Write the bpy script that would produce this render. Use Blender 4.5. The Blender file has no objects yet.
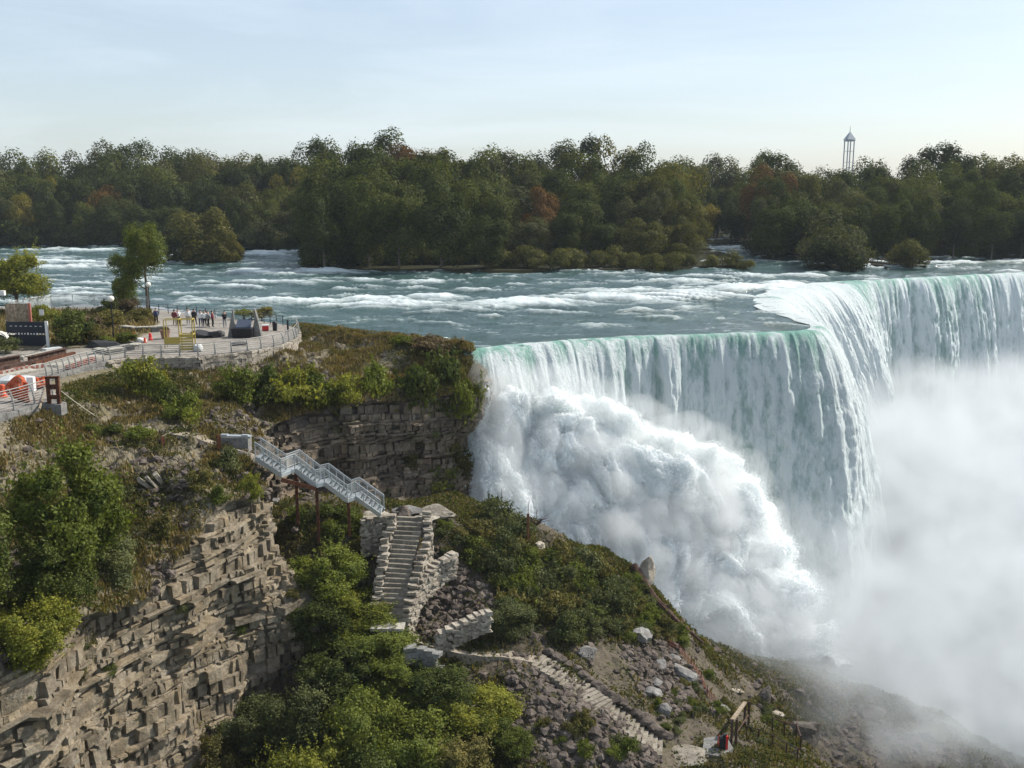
import bpy, math, random
import numpy as np
from mathutils import Vector, Matrix
sc = bpy.context.scene
COL = sc.collection
R = math.radians
rng = np.random.default_rng(7)
random.seed(7)

# ---------------------------------------------------------------- camera geometry
CAMZ = 16.0
PIT = math.atan(0.194)
CT, ST = math.cos(PIT), math.sin(PIT)

def ray(px, py):
    dx = (px-512)/1000.0; dz = (384-py)/1000.0
    return dx, CT+dz*ST, -ST+dz*CT

def At(px, py, Y):
    r = ray(px, py); t = Y/r[1]
    return np.array([r[0]*t, Y, CAMZ+r[2]*t])

def Az(px, py, z):
    r = ray(px, py); t = (z-CAMZ)/r[2]
    return np.array([r[0]*t, r[1]*t, z])

def project(p):
    x = p[..., 0]; y = p[..., 1]; z = p[..., 2]-CAMZ
    f = y*CT - z*ST; u = y*ST + z*CT
    return 512+1000*x/f, 384-1000*u/f

# ---------------------------------------------------------------- noise
def _h(ix, iy, iz, seed):
    n = (ix*73856093) ^ (iy*19349663) ^ (iz*83492791) ^ (seed*2654435761)
    n = n & 0xffffffff
    n = ((n ^ (n >> 15))*2246822519) & 0xffffffff
    n = ((n ^ (n >> 13))*3266489917) & 0xffffffff
    n = n ^ (n >> 16)
    return (n & 0xffffff)/float(0xffffff)

def noise(p, seed=0):
    p = np.asarray(p, dtype=np.float64)
    f = np.floor(p); i = f.astype(np.int64); t = p-f
    t = t*t*t*(t*(t*6-15)+10)
    out = 0
    for a in (0, 1):
        wx = t[..., 0] if a else 1-t[..., 0]
        for b in (0, 1):
            wy = t[..., 1] if b else 1-t[..., 1]
            for c in (0, 1):
                wz = t[..., 2] if c else 1-t[..., 2]
                out = out + wx*wy*wz*_h(i[..., 0]+a, i[..., 1]+b, i[..., 2]+c, seed)
    return out*2-1

def fbm(p, octv=4, seed=0, gain=.5, lac=2.03):
    s = 0; a = 1; p = np.asarray(p, dtype=np.float64)
    for k in range(octv):
        s = s+a*noise(p, seed+k*17); a *= gain; p = p*lac+3.7
    return s

def billow(p, octv=4, seed=0, gain=.5):
    s = 0; a = 1; p = np.asarray(p, dtype=np.float64)
    for k in range(octv):
        s = s+a*(1-np.abs(noise(p, seed+k*17))*2); a *= gain; p = p*2.07+1.3
    return s

def smooth(x, a, b):
    t = np.clip((x-a)/(b-a), 0, 1); return t*t*(3-2*t)

def st3(x, y, z=0):
    x = np.asarray(x, dtype=float)
    return np.stack([x, y+0*x, z+0*x], -1)

# ---------------------------------------------------------------- linking helpers
def tag(o, label=None, cat=None, group=None, kind=None):
    if label: o['label'] = label
    if cat: o['category'] = cat
    if group: o['group'] = group
    if kind: o['kind'] = kind
    return o

def link(name, me, mat=None, parent=None, loc=None):
    o = bpy.data.objects.new(name, me); COL.objects.link(o)
    if mat is not None and me is not None:
        for m in (mat if isinstance(mat, (list, tuple)) else [mat]): me.materials.append(m)
    if parent is not None: o.parent = parent
    if loc is not None: o.location = loc
    return o

def empty(name, loc=(0, 0, 0), rz=0, label=None, cat=None, group=None):
    o = bpy.data.objects.new(name, None); COL.objects.link(o)
    o.empty_display_size = .3
    o.location = loc; o.rotation_euler = (0, 0, rz)
    return tag(o, label, cat, group)

def copy_tree(o, parent=None):
    c = o.copy(); COL.objects.link(c); c.parent = parent
    for ch in list(KIDS.get(o.name, [])) or [k for k in o.children]:
        copy_tree(ch, c)
    return c
KIDS = {}

def np_mesh(name, V, F, smooth_=False, attrs=None):
    """V (n,3); F (m,4) or (m,3) int array"""
    V = np.asarray(V, dtype=np.float32); F = np.asarray(F, dtype=np.int32)
    me = bpy.data.meshes.new(name)
    k = F.shape[1]
    me.vertices.add(len(V)); me.vertices.foreach_set('co', V.ravel())
    me.loops.add(F.size); me.loops.foreach_set('vertex_index', F.ravel())
    me.polygons.add(len(F))
    me.polygons.foreach_set('loop_start', np.arange(0, F.size, k, dtype=np.int32))
    me.polygons.foreach_set('loop_total', np.full(len(F), k, dtype=np.int32))
    me.polygons.foreach_set('use_smooth', np.full(len(F), smooth_, dtype=bool))
    me.update(calc_edges=True)
    if attrs:
        for n, a in attrs.items():
            at = me.attributes.new(n, 'FLOAT', 'POINT')
            at.data.foreach_set('value', np.asarray(a, dtype=np.float32).ravel())
    return me

def grid_faces(nu, nv, keep=None):
    i = np.arange((nu-1)*(nv-1)); a = (i//(nv-1))*nv+i % (nv-1)
    F = np.stack([a, a+nv, a+nv+1, a+1], 1)
    if keep is not None: F = F[keep.ravel()]
    return F

def grid_mesh(name, G, keep=None, smooth_=True, attrs=None):
    nu, nv = G.shape[:2]
    F = grid_faces(nu, nv, keep)
    V = G.reshape(-1, 3)
    if keep is not None:
        used = np.unique(F); remap = np.full(len(V), -1); remap[used] = np.arange(len(used))
        F = remap[F]; V = V[used]
        if attrs: attrs = {k: np.asarray(a).ravel()[used] for k, a in attrs.items()}
    return np_mesh(name, V, F, smooth_, attrs)

class MB:
    """collects boxes, bars, tubes into one mesh; faces carry a material slot"""
    def __init__(s): s.v = []; s.f = []; s.m = []; s.slot = 0
    def add(s, vs, fs):
        b = len(s.v); s.v += [tuple(map(float, v)) for v in vs]
        for f in fs: s.f.append(tuple(b+i for i in f)); s.m.append(s.slot)
    def box(s, c, d, rz=0, rx=0, ry=0, jit=0):
        M = Matrix.Rotation(rz, 3, 'Z') @ Matrix.Rotation(ry, 3, 'Y') @ Matrix.Rotation(rx, 3, 'X')
        vs = []
        for z in (-.5, .5):
            for x, y in ((-.5, -.5), (.5, -.5), (.5, .5), (-.5, .5)):
                p = Vector((x*d[0]+random.uniform(-jit, jit), y*d[1]+random.uniform(-jit, jit), z*d[2]+random.uniform(-jit, jit)))
                vs.append(M @ p + Vector(c))
        s.add(vs, [(3, 2, 1, 0), (4, 5, 6, 7), (0, 1, 5, 4), (1, 2, 6, 5), (2, 3, 7, 6), (3, 0, 4, 7)])
    def bar(s, a, b, w, h=None, up=(0, 0, 1)):
        a = Vector(a); b = Vector(b); h = h or w
        d = (b-a); L = d.length
        if L < 1e-6: return
        d.normalize(); u = Vector(up)
        if abs(d.dot(u)) > .98: u = Vector((1, 0, 0))
        sx = d.cross(u).normalized(); sy = sx.cross(d).normalized()
        vs = []
        for p in (a, b):
            for x, y in ((-1, -1), (1, -1), (1, 1), (-1, 1)):
                vs.append(p+sx*x*w/2+sy*y*h/2)
        s.add(vs, [(3, 2, 1, 0), (4, 5, 6, 7), (0, 1, 5, 4), (1, 2, 6, 5), (2, 3, 7, 6), (3, 0, 4, 7)])
    def tube(s, pts, rad, n=8, caps=True):
        pts = [Vector(p) for p in pts]
        if not isinstance(rad, (list, tuple)): rad = [rad]*len(pts)
        b0 = []; vs = []; fs = []
        for i, p in enumerate(pts):
            d = (pts[min(i+1, len(pts)-1)]-pts[max(i-1, 0)]).normalized()
            u = Vector((0, 0, 1)) if abs(d.z) < .9 else Vector((1, 0, 0))
            sx = d.cross(u).normalized(); sy = sx.cross(d).normalized()
            for k in range(n):
                a = 2*math.pi*k/n
                vs.append(p+(sx*math.cos(a)+sy*math.sin(a))*rad[i])
        for i in range(len(pts)-1):
            for k in range(n):
                k2 = (k+1) % n
                fs.append((i*n+k, i*n+k2, (i+1)*n+k2, (i+1)*n+k))
        if caps:
            fs.append(tuple(range(n-1, -1, -1))); fs.append(tuple((len(pts)-1)*n+k for k in range(n)))
        s.add(vs, fs)
    def lathe(s, prof, c=(0, 0, 0), n=14):
        vs = []; fs = []
        for r, z in prof:
            for k in range(n):
                a = 2*math.pi*k/n; vs.append((c[0]+r*math.cos(a), c[1]+r*math.sin(a), c[2]+z))
        for i in range(len(prof)-1):
            for k in range(n):
                k2 = (k+1) % n; fs.append((i*n+k, i*n+k2, (i+1)*n+k2, (i+1)*n+k))
        s.add(vs, fs)
    def rock(s, c, d, seed=0, sub=2, rough=.25, rz=0, flat=1):
        V, F = ICO[sub]
        p = V.copy()
        n = fbm(p*1.1+seed*7.3, 3, seed)
        q = fbm(np.floor(p*1.7+seed)*1.3, 1, seed+3)
        p = p*(1+rough*n+rough*.5*q)[:, None]
        # planar cuts give a fractured look
        rr = np.random.default_rng(seed+11)
        for k in range(7):
            nn = rr.normal(size=3); nn /= np.linalg.norm(nn); dd = rr.uniform(.55, .85)
            ex = np.maximum(p@nn-dd, 0); p = p-ex[:, None]*nn
        p = p*np.array(d)*.5*1.25
        c_, s_ = math.cos(rz), math.sin(rz)
        p = np.stack([p[:, 0]*c_-p[:, 1]*s_, p[:, 0]*s_+p[:, 1]*c_, p[:, 2]], 1)+np.array(c)
        s.add(p, F)
    def build(s, name, mat, parent=None, loc=None, smooth_=False):
        me = bpy.data.meshes.new(name); me.from_pydata(s.v, [], s.f)
        me.polygons.foreach_set('material_index', s.m)
        if smooth_: me.polygons.foreach_set('use_smooth', [True]*len(s.f))
        me.update()
        return link(name, me, mat, parent, loc)

def _ico(sub):
    import bmesh
    bm = bmesh.new(); bmesh.ops.create_icosphere(bm, subdivisions=sub, radius=1)
    V = np.array([v.co[:] for v in bm.verts]); F = [tuple(v.index for v in f.verts) for f in bm.faces]
    bm.free(); return V, F
ICO = {k: _ico(k) for k in (1, 2, 3)}

# ---------------------------------------------------------------- materials
def mat(name, col=(.5, .5, .5), rough=.8, metal=0, spec=.3):
    m = bpy.data.materials.new(name); m.use_nodes = True
    b = m.node_tree.nodes['Principled BSDF']
    b.inputs['Base Color'].default_value = (*col, 1); b.inputs['Roughness'].default_value = rough
    b.inputs['Metallic'].default_value = metal; b.inputs['Specular IOR Level'].default_value = spec
    return m

class NT:
    def __init__(s, m): s.m = m; s.t = m.node_tree; s.b = s.t.nodes.get('Principled BSDF')
    def n(s, typ, **kw):
        nd = s.t.nodes.new(typ)
        for k, v in kw.items():
            if k in nd.inputs.keys() if isinstance(k, str) else False: nd.inputs[k].default_value = v
            else: setattr(nd, k, v)
        return nd
    def l(s, a, b): s.t.links.new(a, b)
    def coord(s, which='Object', scale=(1, 1, 1)):
        tc = s.n('ShaderNodeTexCoord'); mp = s.n('ShaderNodeMapping')
        mp.inputs['Scale'].default_value = scale
        s.l(tc.outputs[which], mp.inputs[0]); return mp.outputs[0]
    def pos(s, scale=(1, 1, 1)):
        g = s.n('ShaderNodeNewGeometry'); mp = s.n('ShaderNodeMapping'); mp.inputs['Scale'].default_value = scale
        s.l(g.outputs['Position'], mp.inputs[0]); return mp.outputs[0]
    def noise(s, vec, scale=1, detail=4, rough=.55, dist=0):
        nd = s.n('ShaderNodeTexNoise'); nd.inputs['Scale'].default_value = scale; nd.inputs['Detail'].default_value = detail
        nd.inputs['Roughness'].default_value = rough; nd.inputs['Distortion'].default_value = dist
        if vec is not None: s.l(vec, nd.inputs['Vector'])
        return nd.outputs['Fac']
    def ramp(s, fac, stops, interp='LINEAR'):
        r = s.n('ShaderNodeValToRGB'); e = r.color_ramp; e.interpolation = interp
        while len(e.elements) < len(stops): e.elements.new(.5)
        for el, (p, c) in zip(e.elements, stops):
            el.position = p; el.color = (*c, 1) if len(c) == 3 else c
        s.l(fac, r.inputs[0]); return r.outputs[0]
    def mix(s, fac, a, b, mode='MIX'):
        m = s.n('ShaderNodeMix'); m.data_type = 'RGBA'; m.blend_type = mode
        for sock, v in ((m.inputs[0], fac), (m.inputs[6], a), (m.inputs[7], b)):
            if isinstance(v, (int, float)): sock.default_value = v
            elif isinstance(v, tuple): sock.default_value = (*v, 1)
            else: s.l(v, sock)
        return m.outputs[2]
    def math(s, op, a, b=None, clamp=False):
        m = s.n('ShaderNodeMath'); m.operation = op; m.use_clamp = clamp
        for i, v in enumerate((a, b)):
            if v is None: continue
            if isinstance(v, (int, float)): m.inputs[i].default_value = v
            else: s.l(v, m.inputs[i])
        return m.outputs[0]
    def attr(s, name):
        a = s.n('ShaderNodeAttribute'); a.attribute_name = name; return a.outputs['Fac']
    def bump(s, h, strength=.5, dist=.1):
        b = s.n('ShaderNodeBump'); b.inputs['Strength'].default_value = strength; b.inputs['Distance'].default_value = dist
        s.l(h, b.inputs['Height']); s.l(b.outputs[0], s.b.inputs['Normal']); return b
    def base(s, c): s.l(c, s.b.inputs['Base Color'])

def m_rock(name, tones, strat=True, moss=0, scale=1.0, tint=False):
    m = mat(name, rough=.9); t = NT(m)
    p = t.pos()
    pz = t.pos((.25, .25, 2.2) if strat else (1, 1, 1))
    n1 = t.noise(pz, .8*scale, 5, .6, .3)
    c = t.ramp(n1, [(.25, tones[0]), (.45, tones[1]), (.6, tones[2]), (.78, tones[3])])
    n2 = t.noise(p, 3.0*scale, 6, .7)
    c = t.mix(t.ramp(n2, [(.35, (0, 0, 0)), (.7, (1, 1, 1))]), t.mix(1, c, (.62, .60, .58), 'MULTIPLY'), c)
    # vertical stains
    pv = t.pos((1.4, 1.4, .12))
    n3 = t.noise(pv, 1.0*scale, 4, .6)
    c = t.mix(t.ramp(n3, [(.56, (0, 0, 0)), (.68, (.5, .5, .5))]), c, t.mix(1, c, (.36, .33, .32), 'MULTIPLY'))
    if moss:
        n4 = t.noise(p, .35, 5, .65)
        c = t.mix(t.ramp(n4, [(.62-moss*.2, (0, 0, 0)), (.72-moss*.2, (.8, .8, .8))]), c, (.055, .06, .022))
    if tint:
        c = t.mix(1, c, t.ramp(t.attr('tint'), [(0, (.72, .70, .68)), (.3, (.92, .91, .89)), (.6, (1.05, 1.02, .96)), (.85, (1.15, 1.07, .94)), (1, (.88, .9, .92))]), 'MULTIPLY')
    t.base(c)
    h = t.math('ADD', t.noise(p, 2.2*scale, 8, .7), t.math('MULTIPLY', t.noise(p, 9*scale, 6, .7), .35))
    t.bump(h, .9, .25)
    return m

def m_soil(name, cols, scale=.5, bumpd=.15):
    m = mat(name, rough=.95, spec=.1); t = NT(m); p = t.pos()
    n1 = t.noise(p, scale, 6, .65, .4)
    k = len(cols)
    c = t.ramp(n1, [(.3+.4*i/(k-1), cols[i]) for i in range(k)])
    n2 = t.noise(p, 5, 6, .75)
    c = t.mix(t.ramp(n2, [(.38, (.7, .7, .7)), (.62, (0, 0, 0))]), c, t.mix(1, c, (.4, .4, .4), 'MULTIPLY'))
    t.base(c); t.bump(t.noise(p, 3.5, 8, .75), .8, bumpd)
    return m

def m_leaf(name, a, b, transl=.35, dry=None):
    """foliage: per-object tint between a and b, clump variation, part translucent"""
    m = bpy.data.materials.new(name); m.use_nodes = True; t = NT(m)
    t.t.nodes.remove(t.b)
    out = [n for n in t.t.nodes if n.type == 'OUTPUT_MATERIAL'][0]
    oi = t.n('ShaderNodeObjectInfo')
    k_ = 1.5 if 'shrub' in name else .97
    c = t.mix(oi.outputs['Random'], tuple(x*k_*.85 for x in a), tuple(x*k_*1.1 for x in b))
    n1 = t.noise(t.coord('Object'), .9, 3, .6)
    c = t.mix(t.ramp(n1, [(.3, (0, 0, 0)), (.7, (1, 1, 1))]), t.mix(1, c, (.6, .66, .62), 'MULTIPLY'), t.mix(1, c, (1.4, 1.25, .9), 'MULTIPLY'))
    if dry:
        n2 = t.noise(t.coord('Object'), .45, 3, .6)
        c = t.mix(t.ramp(n2, [(.5, (0, 0, 0)), (.68, (.8, .8, .8))]), c, dry)
    v = t.attr('leafv')
    c = t.mix(1, c, t.ramp(v, [(0, (.6, .6, .6)), (1, (1.3, 1.3, 1.3))]), 'MULTIPLY')
    d = t.n('ShaderNodeBsdfDiffuse'); tr = t.n('ShaderNodeBsdfTranslucent')
    t.l(c, d.inputs[0]); t.l(t.mix(1, c, (1.1, 1.15, .5), 'MULTIPLY'), tr.inputs[0])
    g = t.n('ShaderNodeBsdfGlossy'); g.inputs['Roughness'].default_value = .6; g.inputs[0].default_value = (.6, .62, .6, 1)
    mx = t.n('ShaderNodeMixShader'); mx.inputs[0].default_value = transl
    t.l(d.outputs[0], mx.inputs[1]); t.l(tr.outputs[0], mx.inputs[2])
    mx2 = t.n('ShaderNodeMixShader'); mx2.inputs[0].default_value = .012
    t.l(mx.outputs[0], mx2.inputs[1]); t.l(g.outputs[0], mx2.inputs[2])
    t.l(mx2.outputs[0], out.inputs['Surface'])
    return m

# ---------------------------------------------------------------- foliage geometry
def leaf_quads(P, size, N=None, flat=0., rg=rng):
    """P (n,3) leaf centres; diamond shaped leaves turned at random (biased to N)"""
    n = len(P)
    a = rg.normal(size=(n, 3))
    if N is not None: a = a+N*flat
    a /= np.linalg.norm(a, axis=1)[:, None]
    b = np.cross(a, rg.normal(size=(n, 3))); b /= np.linalg.norm(b, axis=1)[:, None]
    c = np.cross(a, b)
    s = (size*rg.uniform(.6, 1.35, n))[:, None]
    V = np.stack([P-b*s*.55, P+c*s*.33+a*s*.06, P+b*s*.6, P-c*s*.33-a*s*.04], 1).reshape(-1, 3)
    F = np.arange(4*n).reshape(n, 4)
    lv = np.repeat(rg.uniform(0, 1, n), 4)
    return V, F, lv

def leaf_mesh(name, P, size, N=None, flat=0., rg=rng):
    V, F, lv = leaf_quads(P, size, N, flat, rg)
    return np_mesh(name, V, F, False, {'leafv': lv})

def crown_points(rx, rz, cz, nl, n, seed, shape='round', lobe=.42, hollow=.55, twig=0):
    """leaf centres in lobes spread through a crown of half width rx and half height rz centred at cz"""
    rg = np.random.default_rng(seed)
    C = []
    while len(C) < nl:
        p = rg.uniform(-1, 1, 3); r = np.linalg.norm(p)
        if r > 1 or r < .3: continue
        if shape == 'dome' and p[2] < -.55: continue
        if shape == 'cone':
            w = (1-p[2])*.5; p[0] *= .35+.75*w; p[1] *= .35+.75*w
        C.append(p*.8)
    C = np.array(C)
    lr = rg.uniform(.55, 1.45, nl)*lobe
    k = rg.integers(0, nl, n)
    d = rg.normal(size=(n, 3)); d /= np.linalg.norm(d, axis=1)[:, None]
    d[:, 2] = np.where(rg.uniform(size=n) < .55, np.abs(d[:, 2]), d[:, 2])
    rad = lr[k]*rg.uniform(hollow, 1.08, n)
    P = C[k]+d*rad[:, None]
    if twig:
        nt_ = int(n*twig); q = rg.integers(0, n, max(8, nt_//26)); j = rg.integers(0, len(q), nt_); f = rg.uniform(0, 1, nt_)
        dirn = d[q][j]+np.array([0, 0, .5])+rg.normal(size=(len(q), 3))[j]*.35
        k2 = rg.choice(n, nt_, replace=False); P[k2] = P[q][j]+dirn*(f*rg.uniform(.12, .42, len(q))[j])[:, None]; d[k2] = d[q][j]
    # ragged
    P = P+rg.normal(size=(n, 3))*.035
    P[:, 0] *= rx; P[:, 1] *= rx; P[:, 2] = P[:, 2]*rz+cz
    return P, d, C*np.array([rx, rx, rz])+np.array([0, 0, cz])

def tree_meshes(name, h, rx, rz, cz, nl, n, leaf, seed, shape='round', tr=.25, lobe=.42, hollow=.55, minz=None, flat=2.6, twig=0):
    P, d, C = crown_points(rx, rz, cz, nl, n, seed, shape, lobe, hollow, twig)
    if minz is not None: k_ = P[:, 2] > minz; P = P[k_]; d = d[k_]
    cd_ = (P-np.array([0, 0, cz]))/np.array([rx, rx, rz]); cd_ /= np.linalg.norm(cd_, axis=1)[:, None]+1e-6
    crown = leaf_mesh(name+'_crown', P, leaf, d*.75+cd_*.6, flat, np.random.default_rng(seed+5))
    mb = MB(); rr = random.Random(seed)
    top = cz+rz*.5
    pts = [(0, 0, -.6)]+[(rr.uniform(-.2, .2)*rx*.25, rr.uniform(-.2, .2)*rx*.25, top*k/5) for k in range(1, 6)]
    mb.tube(pts, [tr*1.3]+[tr*(1-.17*k) for k in range(1, 6)], 8)
    for i in range(min(nl, 9)):
        c = C[i]; z0 = max(.12*top, min(top*.9, c[2]-abs(c[0])*.6-rz*.15)); j = z0/top*5; a = pts[min(5, max(0, int(j)))]
        a = Vector((a[0], a[1], z0)); b = Vector(c)
        mb.tube([a, a.lerp(b, .5)+Vector((0, 0, -.06*h*.3)), b], [tr*.45, tr*.28, tr*.1], 5)
    me = bpy.data.meshes.new(name+'_trunk'); me.from_pydata(mb.v, [], mb.f); me.update()
    return me, crown

def place_tree(name, tm, loc, leafmat, barkmat, label, cat, group=None, scale=1, rz=None, sz=None):
    r = empty(name, loc, random.uniform(0, 6.28) if rz is None else rz, label, cat, group)
    r.scale = (scale, scale, sz or scale)
    tk = bpy.data.objects.new('trunk', tm[0]); COL.objects.link(tk); tk.parent = r
    cr = bpy.data.objects.new('crown', tm[1]); COL.objects.link(cr); cr.parent = r
    for o, mt in ((tk, barkmat), (cr, leafmat)):
        if not o.data.materials: o.data.materials.append(mt)
        o.material_slots[0].link = 'OBJECT'; o.material_slots[0].material = mt
    return r

# ---------------------------------------------------------------- resampling
def resample(P, n, sm=0):
    P = np.asarray(P, dtype=float)
    L = np.concatenate([[0], np.cumsum(np.linalg.norm(np.diff(P, axis=0), axis=1))])
    t = np.linspace(0, L[-1], n)
    Q = np.stack([np.interp(t, L, P[:, k]) for k in range(P.shape[1])], 1)
    if sm: Q = gsm(Q, sm)
    return Q, t

def gsm(Q, k):
    if k < 1: return Q
    x = np.arange(-3*k, 3*k+1); w = np.exp(-x*x/(2.*k*k)); w /= w.sum()
    pad = np.concatenate([2*Q[:1]-Q[1:3*k+1][::-1], Q, 2*Q[-1:]-Q[-3*k-1:-1][::-1]])
    return np.stack([np.convolve(pad[:, j], w, 'valid') for j in range(Q.shape[1])], 1)

def loft(rows, nu, nv, smu=0, smv=0):
    """rows: list of polylines (same number of stations). -> grid nu x nv"""
    # shared parameter along the last row keeps stations aligned
    rows = [np.asarray(r, float) for r in rows]
    ref = rows[len(rows)//2]
    L = np.concatenate([[0], np.cumsum(np.linalg.norm(np.diff(ref, axis=0), axis=1)+1e-6)])
    t = np.linspace(0, L[-1], nu)
    D = []
    for r in rows:
        Q = np.stack([np.interp(t, L, r[:, k]) for k in range(3)], 1)
        D.append(gsm(Q, smu) if smu else Q)
    D = np.stack(D, 1)                       # nu x nrows x 3
    out = np.zeros((nu, nv, 3))
    for i in range(nu):
        Q, _ = resample(D[i], nv, smv); out[i] = Q
    return out

def grid_normals(G):
    du = np.gradient(G, axis=0); dv = np.gradient(G, axis=1)
    n = np.cross(du, dv); n /= np.linalg.norm(n, axis=2)[..., None]+1e-9
    return n

def inpoly(x, y, poly):
    x = np.asarray(x); y = np.asarray(y); c = np.zeros(x.shape, bool)
    n = len(poly)
    for i in range(n):
        x1, y1 = poly[i]; x2, y2 = poly[(i+1) % n]
        cond = ((y1 > y) != (y2 > y))
        xi = (x2-x1)*(y-y1)/((y2-y1) if y2 != y1 else 1e-9)+x1
        c ^= cond & (x < xi)
    return c
# ================================================================ world, sun, camera
w = bpy.data.worlds.new('World'); sc.world = w; w.use_nodes = True
wt = w.node_tree; bg = wt.nodes['Background']
sky = wt.nodes.new('ShaderNodeTexSky'); sky.sky_type = 'NISHITA'; sky.sun_disc = False
SUN_AZ, SUN_EL = 64, 42
sky.sun_elevation = R(SUN_EL); sky.sun_rotation = R(SUN_AZ)
sky.air_density = 1.0; sky.dust_density = 1.3; sky.ozone_density = 1.5; sky.altitude = 150
# thin cirrus streaks mixed into the sky
tc = wt.nodes.new('ShaderNodeTexCoord'); mp = wt.nodes.new('ShaderNodeMapping'); mp.inputs['Scale'].default_value = (1.2, 1.2, 9)
mp.inputs['Rotation'].default_value = (0, .12, .3)
wt.links.new(tc.outputs['Generated'], mp.inputs[0])
nz = wt.nodes.new('ShaderNodeTexNoise'); nz.inputs['Scale'].default_value = 1.7; nz.inputs['Detail'].default_value = 7; nz.inputs['Roughness'].default_value = .6; nz.inputs['Distortion'].default_value = .5
wt.links.new(mp.outputs[0], nz.inputs['Vector'])
rp = wt.nodes.new('ShaderNodeValToRGB'); rp.color_ramp.elements[0].position = .45; rp.color_ramp.elements[1].position = .8
rp.color_ramp.elements[0].color = (.32, .32, .32, 1); rp.color_ramp.elements[1].color = (.62, .62, .62, 1)
wt.links.new(nz.outputs['Fac'], rp.inputs[0])
mx = wt.nodes.new('ShaderNodeMix'); mx.data_type = 'RGBA'
wt.links.new(rp.outputs[0], mx.inputs[0]); wt.links.new(sky.outputs[0], mx.inputs[6]); mx.inputs[7].default_value = (7.6, 8.5, 9.3, 1)
wt.links.new(mx.outputs[2], bg.inputs[0]); bg.inputs[1].default_value = .098

sl = bpy.data.lights.new('sun', 'SUN'); sl.energy = 4.6; sl.angle = R(.6); sl.color = (1, .95, .86)
so = bpy.data.objects.new('sun', sl); COL.objects.link(so)
sd = Vector((math.sin(R(SUN_AZ))*math.cos(R(SUN_EL)), math.cos(R(SUN_AZ))*math.cos(R(SUN_EL)), math.sin(R(SUN_EL))))
so.rotation_euler = (-sd).to_track_quat('-Z', 'Y').to_euler(); so.location = sd*200

cam = bpy.data.cameras.new('camera'); cam.sensor_width = 36; cam.lens = 36*1000/1024
cam.clip_start = .1; cam.clip_end = 6000
co = bpy.data.objects.new('camera', cam); COL.objects.link(co)
co.location = (0, 0, CAMZ); co.rotation_euler = (math.pi/2-PIT, 0, 0); sc.camera = co

vs = sc.view_settings; vs.view_transform = 'Standard'; vs.look = 'None'; vs.exposure = 0.42; vs.gamma = 1; vs.use_curve_mapping = False
cy = sc.cycles; cy.max_bounces = 10; cy.diffuse_bounces = 3; cy.glossy_bounces = 2; cy.transmission_bounces = 4; cy.volume_bounces = 4
cy.transparent_max_bounces = 48; cy.use_denoising = True; cy.caustics_reflective = False; cy.caustics_refractive = False
cy.volume_step_rate = 1.0; cy.volume_max_steps = 96

# ================================================================ materials
M = {}
M['cliff'] = m_rock('layered_limestone', [(.11, .095, .07), (.24, .205, .15), (.34, .295, .22), (.46, .41, .315)])
M['beds'] = m_rock('bedded_limestone', [(.12, .10, .072), (.27, .225, .16), (.375, .325, .25), (.49, .44, .35)], strat=False, tint=True)
M['beds_grey'] = m_rock('bedded_grey_limestone', [(.09, .075, .06), (.22, .18, .14), (.32, .27, .21), (.44, .38, .31)], strat=False, moss=.3, tint=True)
M['cliff_grey'] = m_rock('grey_limestone', [(.07, .06, .054), (.15, .125, .105), (.24, .205, .17), (.36, .32, .28)], moss=.35)
M['boulder'] = m_rock('grey_boulder', [(.12, .115, .11), (.24, .23, .22), (.34, .33, .315), (.46, .45, .43)], strat=False)
M['rubble'] = m_rock('rubble_stone', [(.06, .048, .04), (.135, .108, .09), (.20, .165, .14), (.30, .26, .225)], strat=False)
M['wetrock'] = m_rock('wet_rock', [(.05, .045, .04), (.10, .085, .07), (.15, .13, .11), (.2, .18, .16)], strat=False, moss=.3)
M['wallstone'] = m_rock('pale_wall_stone', [(.27, .235, .19), (.42, .37, .30), (.54, .485, .40), (.64, .59, .50)], strat=False)
M['slope'] = m_soil('dry_slope', [(.10, .095, .04), (.19, .16, .10), (.27, .23, .165), (.15, .13, .07), (.31, .27, .21)], .45)
M['talus'] = m_soil('talus_soil', [(.05, .045, .03), (.10, .085, .06), (.15, .125, .095), (.09, .085, .04)], .4)
M['bark'] = m_soil('tree_bark', [(.09, .07, .05), (.16, .13, .1), (.22, .19, .16)], 3, .03)
M['bank'] = m_soil('river_bank', [(.02, .022, .010), (.035, .034, .017), (.04, .045, .018)], .3)
M['pave'] = m_soil('pale_pavement', [(.20, .175, .15), (.29, .26, .225), (.36, .33, .29), (.24, .21, .18)], .5, .01)

# ================================================================ land above the gorge
def zz(px, py, z): return Az(px, py, z)
B0 = [Az(-200, 470, .9), Az(-60, 435, .9), Az(20, 413, .9), Az(55, 401, .9), Az(62, 380, .9), Az(110, 365, .9), Az(160, 359, .9), Az(200, 357, .9), Az(250, 352, .9)]
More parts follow.
